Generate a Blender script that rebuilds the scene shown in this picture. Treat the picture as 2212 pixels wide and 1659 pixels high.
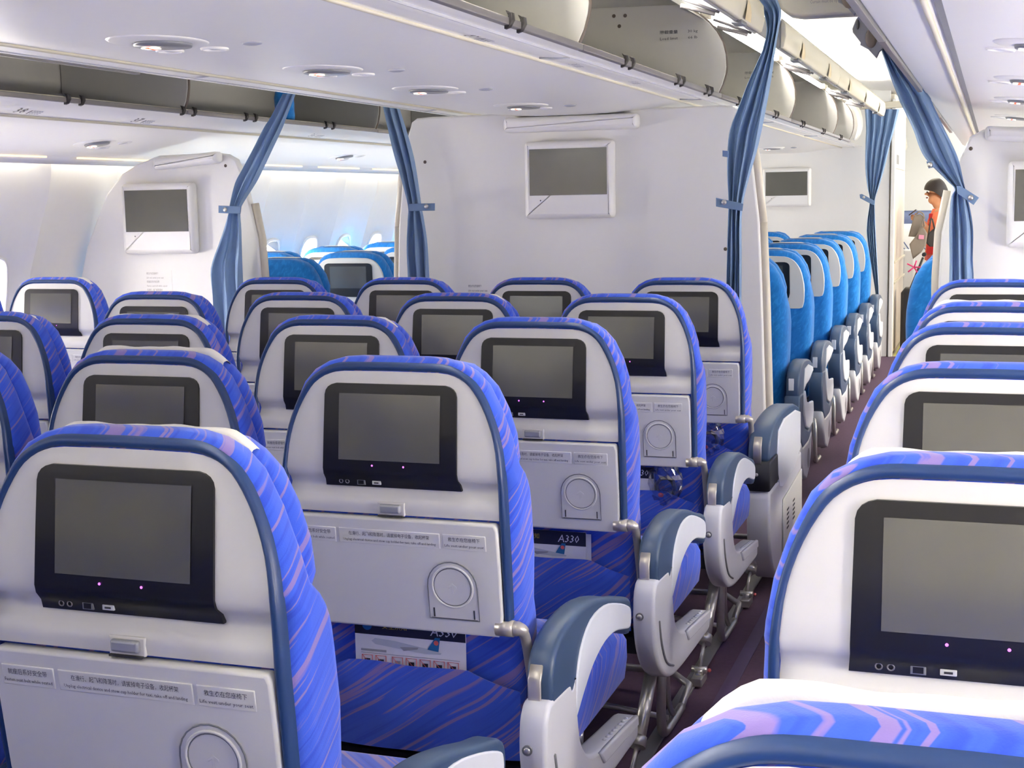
import bpy, bmesh, math, random
from mathutils import Vector, Matrix
random.seed(7)
for _o in list(bpy.data.objects): bpy.data.objects.remove(_o)
SC = bpy.context.scene
COL = SC.collection

# ------------------------------------------------------------------ camera
IMW, IMH, FPX = 2212.0, 1659.0, 2998.68
CAM = Vector((1.7962, 0.0, 1.40))
YAW, PIT, ROL = 0.3350682, 0.1309801, -0.0182562
_f = Vector((-math.sin(YAW)*math.cos(PIT), math.cos(YAW)*math.cos(PIT), -math.sin(PIT)))
_r = Vector((math.cos(YAW), math.sin(YAW), 0)); _u = _r.cross(_f)
CR = _r*math.cos(ROL) + _u*math.sin(ROL); CU = _u*math.cos(ROL) - _r*math.sin(ROL); CF = _f
cd = bpy.data.cameras.new('camera'); cd.sensor_width = 36.0; cd.sensor_fit = 'HORIZONTAL'
cd.lens = FPX/IMW*36.0; cd.clip_start = 0.02; cd.clip_end = 200
cam = bpy.data.objects.new('camera', cd); COL.objects.link(cam)
cam.matrix_world = Matrix(((CR.x, CU.x, -CF.x, CAM.x), (CR.y, CU.y, -CF.y, CAM.y), (CR.z, CU.z, -CF.z, CAM.z), (0, 0, 0, 1)))
SC.camera = cam
def at(px, py, X=None, Y=None, Z=None):
    """photo pixel -> point on the plane X, Y or Z = const"""
    d = CR*((px-IMW/2)/FPX) - CU*((py-IMH/2)/FPX) + CF
    if X is not None: t = (X-CAM.x)/d.x
    elif Y is not None: t = (Y-CAM.y)/d.y
    else: t = (Z-CAM.z)/d.z
    return CAM + d*t

# ------------------------------------------------------------------ world, light level
SC.view_settings.view_transform = 'Standard'; SC.view_settings.look = 'None'
SC.view_settings.exposure = 0.74; SC.view_settings.gamma = 1.0; SC.view_settings.use_curve_mapping = False
SC.cycles.diffuse_bounces = 5; SC.cycles.glossy_bounces = 3; SC.cycles.max_bounces = 8; SC.cycles.use_light_tree = False
wd = bpy.data.worlds.new('daylight'); SC.world = wd; wd.use_nodes = True
wd.node_tree.nodes['Background'].inputs[0].default_value = (0.97, 0.98, 1.0, 1)
wd.node_tree.nodes['Background'].inputs[1].default_value = 3.0
DOORWAY_LIGHT = 6.0      # lit fixture in the doorway ceiling beyond the far curtain
TUBE_LIGHT = 115.0        # bare tubes above the bins, the aisle's own lamps
WASH_LIGHT = 3.2        # strip washing the side walls
GLOW_STRIP = .85
WINDOW_LIGHT = 46.0      # daylight arriving through the panes

# ------------------------------------------------------------------ materials
def lin(c): return tuple((x/255/12.92 if x/255 <= .04045 else ((x/255+.055)/1.055)**2.4) for x in c)
MATS = {}
def pmat(name, rgb, rough=.5, metal=0.0, var=.06, scale=30, bump=0.0, spec=.5, coat=0.0):
    m = bpy.data.materials.new(name); m.use_nodes = True; nt = m.node_tree; b = nt.nodes['Principled BSDF']
    c = lin(rgb)
    b.inputs['Roughness'].default_value = rough; b.inputs['Metallic'].default_value = metal
    b.inputs['Specular IOR Level'].default_value = spec
    if coat: b.inputs['Coat Weight'].default_value = coat
    tc = nt.nodes.new('ShaderNodeTexCoord'); no = nt.nodes.new('ShaderNodeTexNoise'); no.inputs['Scale'].default_value = scale; no.inputs['Detail'].default_value = 3
    nt.links.new(tc.outputs['Object'], no.inputs['Vector'])
    rp = nt.nodes.new('ShaderNodeValToRGB')
    rp.color_ramp.elements[0].color = tuple(max(0, x*(1-var)) for x in c)+(1,); rp.color_ramp.elements[1].color = tuple(min(1, x*(1+var)) for x in c)+(1,)
    nt.links.new(no.outputs['Fac'], rp.inputs['Fac']); nt.links.new(rp.outputs['Color'], b.inputs['Base Color'])
    if bump:
        n2 = nt.nodes.new('ShaderNodeTexNoise'); n2.inputs['Scale'].default_value = scale*8
        nt.links.new(tc.outputs['Object'], n2.inputs['Vector'])
        bp = nt.nodes.new('ShaderNodeBump'); bp.inputs['Strength'].default_value = bump; bp.inputs['Distance'].default_value = .002
        nt.links.new(n2.outputs['Fac'], bp.inputs['Height']); nt.links.new(bp.outputs['Normal'], b.inputs['Normal'])
    MATS[name] = m; return m
def emat(name, rgb, strength):
    m = bpy.data.materials.new(name); m.use_nodes = True; nt = m.node_tree; b = nt.nodes['Principled BSDF']
    b.inputs['Base Color'].default_value = lin(rgb)+(1,); b.inputs['Emission Color'].default_value = lin(rgb)+(1,); b.inputs['Emission Strength'].default_value = strength
    MATS[name] = m; return m
def fabric(name, base, stripe, dark, lo=.565, hi=.61, ang=36, across=95, along=2.6, rnd=True):
    m = bpy.data.materials.new(name); m.use_nodes = True; nt = m.node_tree; N = nt.nodes; L = nt.links; b = N['Principled BSDF']
    b.inputs['Roughness'].default_value = .85; b.inputs['Specular IOR Level'].default_value = .25
    b.inputs['Sheen Weight'].default_value = .25; b.inputs['Sheen Roughness'].default_value = .5
    tc = N.new('ShaderNodeTexCoord'); sp = N.new('ShaderNodeSeparateXYZ'); L.new(tc.outputs['Object'], sp.inputs[0])
    def mth(op, a, bb):
        n = N.new('ShaderNodeMath'); n.operation = op
        for i, v in enumerate((a, bb)):
            if isinstance(v, (int, float)): n.inputs[i].default_value = v
            else: L.new(v, n.inputs[i])
        return n.outputs[0]
    u = mth('ADD', sp.outputs['X'], sp.outputs['Y']); c, s = math.cos(math.radians(ang)), math.sin(math.radians(ang))
    al = mth('ADD', mth('MULTIPLY', u, c*along), mth('MULTIPLY', sp.outputs['Z'], s*along))
    ac = mth('ADD', mth('MULTIPLY', u, -s*across), mth('MULTIPLY', sp.outputs['Z'], c*across))
    cb = N.new('ShaderNodeCombineXYZ'); L.new(al, cb.inputs[0]); L.new(ac, cb.inputs[1])
    if rnd:
        oi = N.new('ShaderNodeObjectInfo'); L.new(mth('MULTIPLY', oi.outputs['Random'], 40), cb.inputs[2])
    no = N.new('ShaderNodeTexNoise'); no.inputs['Scale'].default_value = 1.0; no.inputs['Detail'].default_value = 1.5; no.inputs['Distortion'].default_value = .6
    L.new(cb.outputs[0], no.inputs['Vector'])
    rp = N.new('ShaderNodeValToRGB'); e = rp.color_ramp.elements
    e[0].position = .32; e[0].color = lin(dark)+(1,); e[1].position = .47; e[1].color = lin(base)+(1,)
    for p, col in ((lo, base), (hi, stripe)):
        k = e.new(p); k.color = lin(col)+(1,)
    L.new(no.outputs['Fac'], rp.inputs['Fac']); L.new(rp.outputs['Color'], b.inputs['Base Color'])
    n2 = N.new('ShaderNodeTexNoise'); n2.inputs['Scale'].default_value = 600; L.new(tc.outputs['Object'], n2.inputs['Vector'])
    bp = N.new('ShaderNodeBump'); bp.inputs['Strength'].default_value = .25; bp.inputs['Distance'].default_value = .001
    L.new(n2.outputs['Fac'], bp.inputs['Height']); L.new(bp.outputs['Normal'], b.inputs['Normal'])
    MATS[name] = m; return m

fabric('indigo_fabric', (58, 94, 212), (140, 122, 186), (46, 78, 200))
fabric('sky_fabric', (22, 118, 198), (32, 130, 208), (16, 108, 188), ang=60, across=60, along=30)
pmat('navy_plastic', (30, 58, 104), .38, var=.12, scale=9)
pmat('navy_armrest', (52, 74, 104), .42, var=.08, scale=12)
pmat('shell_grey', (222, 220, 213), .38, var=.02, bump=.03)
pmat('tray_grey', (226, 225, 218), .40, metal=0.0, var=.02, bump=.04)
pmat('groove_grey', (120, 122, 126), .5)
pmat('latch_grey', (168, 170, 174), .35, metal=.3)
pmat('dark_slot', (48, 48, 50), .6)
pmat('placard_grey', (205, 206, 212), .45, var=.02)
pmat('ink', (52, 54, 66), .6)
pmat('faint_ink', (150, 145, 140), .7)
pmat('label_ink', (104, 102, 106), .6)
pmat('label_pale', (170, 170, 176), .6)
pmat('bezel_black', (20, 19, 18), .32, var=.1)
pmat('lcd_off', (84, 84, 75), .16, var=.16, scale=5, spec=1.0)
pmat('port_white', (205, 205, 198), .4)
pmat('champagne_metal', (196, 190, 180), .32, metal=.55, var=.04)
pmat('alu', (198, 196, 190), .28, metal=.75, var=.06)
pmat('end_bay_grey', (212, 213, 218), .35, var=.02)
pmat('arm_white', (226, 230, 236), .35, var=.02)
pmat('cover_cloth', (240, 236, 226), .85, var=.03, bump=.2)
pmat('dark_pan', (26, 28, 40), .7)
pmat('wall_white', (238, 237, 233), .45, var=.012, bump=.02)
pmat('side_white', (242, 240, 232), .5, var=.015)
pmat('soffit_white', (242, 241, 236), .36, var=.012)
pmat('bin_inner', (172, 171, 168), .5, var=.03)
pmat('bin_cream', (206, 204, 196), .5, var=.02)
pmat('bin_lip', (208, 202, 182), .45, var=.02)
pmat('latch_beige', (214, 196, 160), .5)
pmat('plate_shade_grey', (120, 120, 126), .5)  # grey plate, darkened to carry the shade on its unlit face
pmat('seal_brown', (92, 82, 74), .6)
pmat('sill_metal', (128, 124, 126), .4, metal=.4)
pmat('black_clip', (38, 34, 34), .5)
pmat('monitor_white', (236, 235, 232), .35, var=.01)
pmat('curtain_blue', (128, 154, 188), .9, var=.10, scale=14, bump=.2)
pmat('curtain_band', (98, 122, 156), .85, var=.06)
pmat('carpet', (84, 60, 82), .95, var=.25, scale=60, bump=.6)
pmat('carpet_strip', (74, 54, 92), .6, var=.15)
pmat('rail_grey', (150, 148, 146), .4, metal=.5)
pmat('vinyl', (172, 160, 136), .5, var=.05)
pmat('yellow_line', (196, 196, 90), .5)
pmat('post_cream', (214, 206, 190), .45)
pmat('ceiling_white', (240, 240, 236), .55)
pmat('oval_grey', (128, 130, 136), .3)
pmat('recess_grey', (176, 178, 186), .4)
pmat('card_white', (232, 232, 236), .4)
pmat('card_navy', (22, 24, 46), .4)
pmat('card_line', (150, 152, 160), .5)
pmat('card_red', (206, 92, 98), .5)
pmat('card_yellow', (206, 178, 70), .5)
pmat('fin_blue', (34, 104, 160), .45)
pmat('plane_grey', (190, 196, 206), .45)
emat('doorway_glow', (255, 247, 228), DOORWAY_LIGHT)
emat('tube_glow', (255, 250, 240), TUBE_LIGHT)
emat('wash_glow', (255, 250, 240), WASH_LIGHT)
emat('pane_daylight', (255, 247, 234), WINDOW_LIGHT)
emat('warm_glow', (255, 226, 170), GLOW_STRIP)
emat('sign_white', (255, 240, 220), 3.0)
emat('sign_red', (255, 60, 40), 3.0)
emat('led_purple', (190, 90, 220), 2.0)
for _n in ('led_purple', 'sign_white', 'sign_red', 'warm_glow'): MATS[_n].cycles.emission_sampling = 'NONE'
def glassmat(name, tint, mix):
    m = bpy.data.materials.new(name); m.use_nodes = True; nt = m.node_tree; N = nt.nodes
    out = [n for n in N if n.type == 'OUTPUT_MATERIAL'][0]; N.remove(N['Principled BSDF'])
    t = N.new('ShaderNodeBsdfTransparent'); t.inputs[0].default_value = tint+(1,); g = N.new('ShaderNodeBsdfGlossy'); g.inputs['Roughness'].default_value = .08
    x = N.new('ShaderNodeMixShader'); x.inputs[0].default_value = mix; no = N.new('ShaderNodeTexNoise'); no.inputs['Scale'].default_value = 40
    nt.links.new(t.outputs[0], x.inputs[1]); nt.links.new(g.outputs[0], x.inputs[2]); nt.links.new(x.outputs[0], out.inputs[0])
    MATS[name] = m; return m
glassmat('window_glass', (.95, .98, 1), .06)
glassmat('clear_film', (.80, .80, .82), .22)

# ------------------------------------------------------------------ mesh builder
class MB:
    def __init__(s): s.v = []; s.f = []; s.m = []; s.sm = []
    def add(s, vs, fs, mi=0, smooth=False):
        o = len(s.v); s.v += [tuple(p) for p in vs]
        for f in fs: s.f.append(tuple(o+i for i in f)); s.m.append(mi); s.sm.append(smooth)
        return s
    def box(s, x0, x1, y0, y1, z0, z1, mi=0, r=0.0):
        if r > 0: return s.prism([(x0, z0), (x1, z0), (x1, z1), (x0, z1)], 'Y', y0, y1, mi, r, True)
        return s.add([(x0,y0,z0),(x1,y0,z0),(x1,y1,z0),(x0,y1,z0),(x0,y0,z1),(x1,y0,z1),(x1,y1,z1),(x0,y1,z1)],
                     [(0,3,2,1),(4,5,6,7),(0,1,5,4),(1,2,6,5),(2,3,7,6),(3,0,4,7)], mi)
    def prism(s, poly, axis, a0, a1, mi=0, r=0.0, cham=False):
        """extrude a 2-D polygon along an axis; r rounds the two rims (and chamfers corners when cham)"""
        P = [Vector((p[0], p[1])) for p in poly]
        A = sum(P[i].x*P[(i+1) % len(P)].y - P[(i+1) % len(P)].x*P[i].y for i in range(len(P)))
        if A < 0: P.reverse()
        if cham and r > 0:
            Q = []
            for i in range(len(P)):
                a, b, c = P[i-1], P[i], P[(i+1) % len(P)]
                d1 = (a-b).normalized()*min(r, (a-b).length*.45); d2 = (c-b).normalized()*min(r, (c-b).length*.45)
                for t in (0, .33, .67, 1): Q.append(b + d1*(1-t)**2 + d2*t**2)
            P = Q
        n = len(P)
        def inset(d):
            out = []
            for i in range(n):
                a, b, c = P[i-1], P[i], P[(i+1) % n]
                e1 = (b-a); e2 = (c-b)
                if e1.length < 1e-9 or e2.length < 1e-9: out.append(b.copy()); continue
                n1 = Vector((-e1.y, e1.x)).normalized(); n2 = Vector((-e2.y, e2.x)).normalized(); k = n1+n2
                k = k/ max(.4, k.dot(k)/2) * 1.0 if k.length > 1e-6 else n1
                out.append(b + k*d)
            return out
        if r > 0: lv = [(a0, r), (a0+r*.3, r*.3), (a0+r, 0), (a1-r, 0), (a1-r*.3, r*.3), (a1, r)]
        else: lv = [(a0, 0), (a1, 0)]
        vs = []
        for a, d in lv:
            for p in (inset(d) if d else P):
                vs.append({'X': (a, p.x, p.y), 'Y': (p.x, a, p.y), 'Z': (p.x, p.y, a)}[axis])
        fs = []
        for k in range(len(lv)-1):
            for i in range(n):
                j = (i+1) % n; fs.append((k*n+i, k*n+j, (k+1)*n+j, (k+1)*n+i))
        s.add(vs, fs, mi, r > 0)
        o = len(s.v)-len(vs)
        for base in (0, (len(lv)-1)*n):
            s.f.append(tuple(o+base+i for i in range(n))); s.m.append(mi); s.sm.append(False)
        return s
    def tube(s, pts, r, mi=0, n=8, closed=False, caps=True):
        P = [Vector(p) for p in pts]; R = r if isinstance(r, (list, tuple)) else [r]*len(P); vs = []; up = None
        for i, p in enumerate(P):
            a = P[i-1] if (i > 0 or closed) else P[i]; b = P[(i+1) % len(P)] if (i < len(P)-1 or closed) else P[i]
            t = (b-a).normalized()
            if up is None: up = Vector((0, 0, 1)) if abs(t.z) < .9 else Vector((1, 0, 0))
            x = t.cross(up); x = x.normalized() if x.length > 1e-6 else t.orthogonal().normalized(); up = x.cross(t).normalized()
            for k in range(n):
                w = 2*math.pi*k/n; vs.append(p + x*math.cos(w)*R[i] + up*math.sin(w)*R[i])
        m = len(P); fs = []
        for i in range(m if closed else m-1):
            j = (i+1) % m
            for k in range(n): l = (k+1) % n; fs.append((i*n+k, i*n+l, j*n+l, j*n+k))
        s.add(vs, fs, mi, True)
        if caps and not closed:
            o = len(s.v)-len(vs)
            s.f += [tuple(o+k for k in range(n)), tuple(o+(m-1)*n+k for k in range(n))]; s.m += [mi, mi]; s.sm += [False, False]
        return s
    def grid(s, fn, nu, nv, mi=0, smooth=True):
        vs = [fn(i/nu, j/nv) for j in range(nv+1) for i in range(nu+1)]
        return s.add(vs, [(j*(nu+1)+i, j*(nu+1)+i+1, (j+1)*(nu+1)+i+1, (j+1)*(nu+1)+i) for j in range(nv) for i in range(nu)], mi, smooth)
    def loft(s, rings, mi=0, smooth=True, caps=True):
        n = len(rings[0]); vs = [p for r in rings for p in r]
        fs = [(k*n+i, k*n+(i+1) % n, (k+1)*n+(i+1) % n, (k+1)*n+i) for k in range(len(rings)-1) for i in range(n)]
        s.add(vs, fs, mi, smooth)
        if caps:
            o = len(s.v)-len(vs)
            s.f += [tuple(o+i for i in range(n)), tuple(o+(len(rings)-1)*n+i for i in range(n))]; s.m += [mi, mi]; s.sm += [smooth, smooth]
        return s
    def disc(s, c, rx, rz, axis='Y', mi=0, n=24):
        vs = []
        for k in range(n):
            w = 2*math.pi*k/n; a, b = rx*math.cos(w), rz*math.sin(w)
            vs.append({'Y': (c[0]+a, c[1], c[2]+b), 'Z': (c[0]+a, c[1]+b, c[2]), 'X': (c[0], c[1]+a, c[2]+b)}[axis])
        return s.add(vs, [tuple(range(n))], mi)
    def ball(s, c, rx, ry, rz, mi=0, n=12, m=8):
        vs = []
        for j in range(m+1):
            t = math.pi*j/m
            for k in range(n):
                w = 2*math.pi*k/n; vs.append((c[0]+rx*math.sin(t)*math.cos(w), c[1]+ry*math.sin(t)*math.sin(w), c[2]+rz*math.cos(t)))
        return s.add(vs, [(j*n+k, (j+1)*n+k, (j+1)*n+(k+1) % n, j*n+(k+1) % n) for j in range(m) for k in range(n)], mi, True)
    def text(s, body, x, z, h, y=0.0, mi=0, width=None, slant=0.0, flip=False, align='C', fn=None):
        """flat lettering in the X-Z plane facing -Y; h = cap height-ish"""
        V, F = text_geo(body)
        if not V: return s
        x0 = min(p[0] for p in V); x1 = max(p[0] for p in V); k = h
        kx = k if width is None else width/(x1-x0)
        off = {'C': -(x0+x1)/2, 'L': -x0, 'R': -x1}[align]
        vs = []
        for p in V:
            a, b = (p[0]+off)*kx + slant*p[1]*k, p[1]*k
            vs.append(fn(a, b) if fn else (x+a, y, z+b))
        return s.add(vs, F, mi)
    def mirror(s):
        s.v = [(-x, y, z) for x, y, z in s.v]; return s
    def build(s, name, mats, parent=None, weld=False):
        me = bpy.data.meshes.new(name); me.from_pydata(s.v, [], s.f)
        for m in (mats if isinstance(mats, (list, tuple)) else [mats]): me.materials.append(MATS[m])
        me.polygons.foreach_set('material_index', s.m); me.polygons.foreach_set('use_smooth', s.sm)
        bm = bmesh.new(); bm.from_mesh(me)
        if weld: bmesh.ops.remove_doubles(bm, verts=bm.verts, dist=1e-5)
        bmesh.ops.recalc_face_normals(bm, faces=bm.faces); bm.to_mesh(me); bm.free()
        o = bpy.data.objects.new(name, me); COL.objects.link(o)
        if parent: o.parent = parent
        return o
_TG = {}
def text_geo(body):
    if body not in _TG:
        c = bpy.data.curves.new('t', 'FONT'); c.body = body; c.size = 1.0; c.resolution_u = 1
        o = bpy.data.objects.new('t', c); COL.objects.link(o)
        bpy.context.view_layer.update()
        dg = bpy.context.evaluated_depsgraph_get()
        me = bpy.data.meshes.new_from_object(o.evaluated_get(dg))
        _TG[body] = ([(v.co.x, v.co.y) for v in me.vertices], [tuple(p.vertices) for p in me.polygons])
        bpy.data.objects.remove(o); bpy.data.curves.remove(c); bpy.data.meshes.remove(me)
    return _TG[body]
def catmull(P, k=4):
    P = [Vector(p) for p in P]; out = []
    for i in range(len(P)-1):
        a = P[max(i-1, 0)]; b = P[i]; c = P[i+1]; d = P[min(i+2, len(P)-1)]
        for j in range(k):
            t = j/k; out.append(.5*((2*b) + (c-a)*t + (2*a-5*b+4*c-d)*t*t + (3*b-a-3*c+d)*t**3))
    out.append(P[-1]); return out
def interp(x, T):
    if x <= T[0][0]: return T[0][1]
    for (a, fa), (b, fb) in zip(T, T[1:]):
        if x <= b: return fa + (fb-fa)*(x-a)/(b-a)
    return T[-1][1]
def rrect(hx, y0, y1, z, r, n=4, cx=0.0):
    """rounded rectangle ring in XY at height z"""
    r = min(r, hx*.95, (y1-y0)*.49); out = []
    for sx, sy, a in ((1, 1, 0), (-1, 1, 90), (-1, -1, 180), (1, -1, 270)):
        ox = cx+sx*(hx-r); oy = (y1-r if sy > 0 else y0+r)
        for k in range(n+1):
            w = math.radians(a+90*k/n); out.append((ox+r*math.cos(w), oy+r*math.sin(w), z))
    return out
def tag(o, label, cat, group=None):
    o['label'] = label; o['category'] = cat
    if group: o['group'] = group
    return o
def struct(o): o['kind'] = 'structure'; return o
def empty(name, loc=(0, 0, 0), rz=0.0):
    o = bpy.data.objects.new(name, None); o.empty_display_size = .1; COL.objects.link(o); o.location = loc; o.rotation_euler = (0, 0, rz); return o
def copy_tree(o, parent=None):
    c = o.copy(); COL.objects.link(c); c.parent = parent
    for ch in o.children: copy_tree(ch, c)
    return c
def drop_tree(o):
    for ch in list(o.children): drop_tree(ch)
    bpy.data.objects.remove(o)
# ------------------------------------------------------------------ cabin structure
Y0, Y1 = -4.0, 17.5
def sheet_y(pts, y0, y1, name, mat, parent=None, ny=1, thick=0.0, smooth=True, is_struct=False):
    mb = MB(); P = [Vector((p[0], 0, p[1])) for p in pts]
    ring = P
    if thick:
        off = []
        for i, p in enumerate(P):
            t = (P[min(i+1, len(P)-1)]-P[max(i-1, 0)]).normalized(); off.append(p+Vector((-t.z, 0, t.x))*thick)
        ring = P+off[::-1]
    n = len(ring); vs = []
    for j in range(ny+1):
        y = y0+(y1-y0)*j/ny; vs += [(p.x, y, p.z) for p in ring]
    cl = n if thick else n-1
    mb.add(vs, [(j*n+i, j*n+(i+1) % n, (j+1)*n+(i+1) % n, (j+1)*n+i) for j in range(ny) for i in range(cl)], 0, smooth)
    if thick: mb.f += [tuple(range(n)), tuple(ny*n+i for i in range(n))]; mb.m += [0, 0]; mb.sm += [False, False]
    o = mb.build(name, mat, parent)
    return struct(o) if is_struct else o
# floor
m = MB(); m.box(-2.75, 2.75, Y0, 12.42, -.06, 0); fl = struct(m.build('floor', 'carpet'))
m = MB(); m.box(-2.75, 2.75, 12.42, Y1, -.06, .001); struct(m.build('floor_galley', 'vinyl'))
m = MB(); m.box(.985, 1.0, 12.46, 13.6, .001, .004); m.build('guide_line', 'yellow_line', fl)
for sx in (1, -1):
    m = MB(); m.box(sx*.995-.018, sx*.995+.018, .2, 5.55, 0, .008, 0, .002); struct(m.build('trim_1' if sx > 0 else 'trim_2', 'rail_grey'))
m = MB(); m.box(1.085, 1.125, .2, 12.2, 0, .003); m.build('carpet_joint', 'carpet_strip', fl)
# unseen roof sheet, added to block sky light above the bins
m = MB(); m.box(-2.75, 2.75, Y0, Y1, 2.40, 2.44); struct(m.build('ceiling_light_block', 'ceiling_white'))
def arch(s):  return [(s*.60, 2.33), (s*.70, 2.30), (s*.85, 2.275), (s*1.1, 2.265), (s*1.35, 2.275), (s*1.55, 2.30), (s*1.70, 2.33)]
for s, nm in ((1, 'ceiling_right'), (-1, 'ceiling_left')):
    c = sheet_y(arch(s), Y0, Y1, nm, 'ceiling_white', is_struct=True)
    if s > 0:
        q = MB(); q.box(.98, 1.45, 13.6, 14.6, 2.250, 2.270); q.build('doorway_ceiling_lamp', 'doorway_glow', c)

# side walls with windows
WPROF = [(0, -2.44), (.06, -2.46), (.15, -2.50), (.45, -2.60), (.75, -2.655), (.956, -2.655), (1.10, -2.632), (1.216, -2.592), (1.35, -2.545), (1.47, -2.500), (1.56, -2.480), (1.64, -2.472), (1.70, -2.47)]
WP = 0.5335; WY0 = 8.0; WZ = 1.015
def wallx(z): return interp(z, WPROF)
def rib(y):
    t = ((y-WY0)/WP+.5) % 1.0; return .022*max(0, 1-min(t, 1-t)/.16)**1.5
def build_wall(s, name):
    wall = empty(name); struct(wall)
    hw, hh = .118, .165
    k0 = int(math.floor((Y0-WY0)/WP))+1; k1 = int((Y1-WY0)/WP)
    kmax = int((12.3-WY0)/WP)
    for k in range(k0, k1):
        yc = WY0+k*WP; m = MB(); win = k <= kmax and k != -4
        def P(y, z): return (-s*(wallx(z)+rib(y)*(1 if z > .3 else 0)), y, z)
        z0, z1 = .56, 1.47
        zs = [0, .06, .15, .30, .45, .56]; zt = [1.47, 1.515, 1.56, 1.60, 1.64, 1.70]
        yy = [yc-WP/2+WP*i/12 for i in range(13)]
        for zz in (zs, zt):
            vs = [P(y, z) for z in zz for y in yy]
            m.add(vs, [(j*13+i, j*13+i+1, (j+1)*13+i+1, (j+1)*13+i) for j in range(len(zz)-1) for i in range(12)], 0, True)
        # middle band: rings from the window oval out to the panel rectangle
        per = []
        for i in range(12): per.append((yc-WP/2+WP*i/12, z0))
        for i in range(12): per.append((yc+WP/2, z0+(z1-z0)*i/12))
        for i in range(12): per.append((yc+WP/2-WP*i/12, z1))
        for i in range(12): per.append((yc-WP/2, z1-(z1-z0)*i/12))
        n = len(per); rings = []
        ov = []
        for (y, z) in per:
            a = math.atan2((z-WZ)/.95, (y-yc)/.7); ca, sa = math.cos(a), math.sin(a); e = 2/2.9
            ov.append((yc+hw*math.copysign(abs(ca)**e, ca), WZ+hh*math.copysign(abs(sa)**e, sa)))
        for t in (0, .25, .5, .75, 1.0):
            rings.append([P(o[0]+(p[0]-o[0])*t, o[1]+(p[1]-o[1])*t) for o, p in zip(ov, per)])
        if win:
            m.loft(rings, 0, True, False)
            deep = [(x-s*0+ -(-s)*0 + (s*.075)*1, y, z) for x, y, z in rings[0]]
            deep = [(x+s*.075, yc+(y-yc)*.86, WZ+(z-WZ)*.86) for x, y, z in rings[0]]
            m.loft([rings[0], deep], 0, True, False)
        else:
            m.loft(rings, 0, True, False); m.add(rings[0], [tuple(range(n))], 0, True)
        pan = m.build('wall_panel', 'side_white', wall, weld=True)
        if win:
            g = MB(); g.add(deep, [tuple(range(n))], 0); g.build('window_pane', 'pane_daylight', pan)
            f = MB(); f.tube([(x-s*.004, y, z) for x, y, z in rings[0]], .010, 0, 6, True); f.build('window_surround', 'monitor_white', pan)
            if k % 2 == 0:
                sh = MB(); sh.prism([(yc+(y-yc)*.9, max(z, 1.10)) for x, y, z in rings[0]][12:36], 'X', *sorted((s*2.62, s*2.635)), 0, .002); sh.build('window_shade', 'monitor_white', pan)
    return wall
build_wall(1, 'wall_right'); build_wall(-1, 'wall_left')

# bulkheads ----------------------------------------------------------------
BY = 6.0
def plate(poly, y0, y1, name, mat, r=.01):
    m = MB(); m.prism(poly, 'Y', y0, y1, 0, r); return struct(m.build(name, mat))
right_c = [(.872, .0), (.872, .49), (.855, 1.0), (.842, 1.29), (.815, 1.52), (.785, 1.70), (.762, 1.768), (.735, 1.786), (.66, 1.790), (.45, 1.790)]
cb = plate(right_c+[(-x, z) for x, z in reversed(right_c)], BY, BY+.045, 'wall_front_centre', 'wall_white')
side = [(1.592, 0), (1.588, .6), (1.580, 1.05), (1.588, 1.24), (1.62, 1.40), (1.652, 1.54), (1.690, 1.625), (1.74, 1.652), (1.80, 1.66), (2.12, 1.655), (2.25, 1.615), (2.34, 1.570), (2.44, 1.468), (2.57, 1.212), (2.65, .95), (2.645, .7), (2.59, .45), (2.48, .12), (2.45, 0)]
wl = plate([(-x, z) for x, z in side], BY, BY+.045, 'wall_front_left', 'wall_white'); wr = plate(side, BY, BY+.045, 'wall_front_right', 'wall_white')
def edge_post(pts, parent, y=BY+.03):
    m = MB(); m.tube([(x, y, z) for x, z in pts], .020, 0, 10); m.build('edge_post', 'post_cream', parent)
for s in (1, -1):
    edge_post([(s*.882, 0), (s*.882, .49), (s*.866, 1.0), (s*.852, 1.29)], cb)
    edge_post([(s*.852, 1.29), (s*.826, 1.52), (s*.800, 1.68)], cb)
edge_post([(-1.584, 0), (-1.570, 1.05), (-1.578, 1.24), (-1.61, 1.41)], wl); edge_post([(1.584, 0), (1.570, 1.05), (1.578, 1.24), (1.61, 1.41)], wr)
B2 = 12.4
m = MB(); m.prism([(-.95, 0), (.93, 0), (.93, 2.3), (-.95, 2.3)], 'Y', B2, B2+.05, 0, .005); b2 = struct(m.build('wall_far_centre', 'wall_white'))
m = MB(); m.prism([(-2.70, 0), (-1.58, 0), (-1.58, 2.3), (-2.70, 2.3)], 'Y', B2, B2+.05, 0, .005); struct(m.build('wall_far_left', 'wall_white'))
m = MB(); m.prism([(1.62, 0), (2.70, 0), (2.70, 2.3), (1.62, 2.3)], 'Y', B2+1.6, B2+1.65, 0, .005); struct(m.build('wall_far_right', 'wall_white'))
m = MB(); m.prism([(-2.7, 0), (2.7, 0), (2.7, 2.35), (-2.7, 2.35)], 'Y', Y1-.1, Y1, 0); struct(m.build('wall_front', 'wall_white'))
m = MB(); m.box(-2.75, 2.75, Y0-.05, Y0, 0, 2.4); struct(m.build('wall_rear', 'wall_white'))
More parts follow.
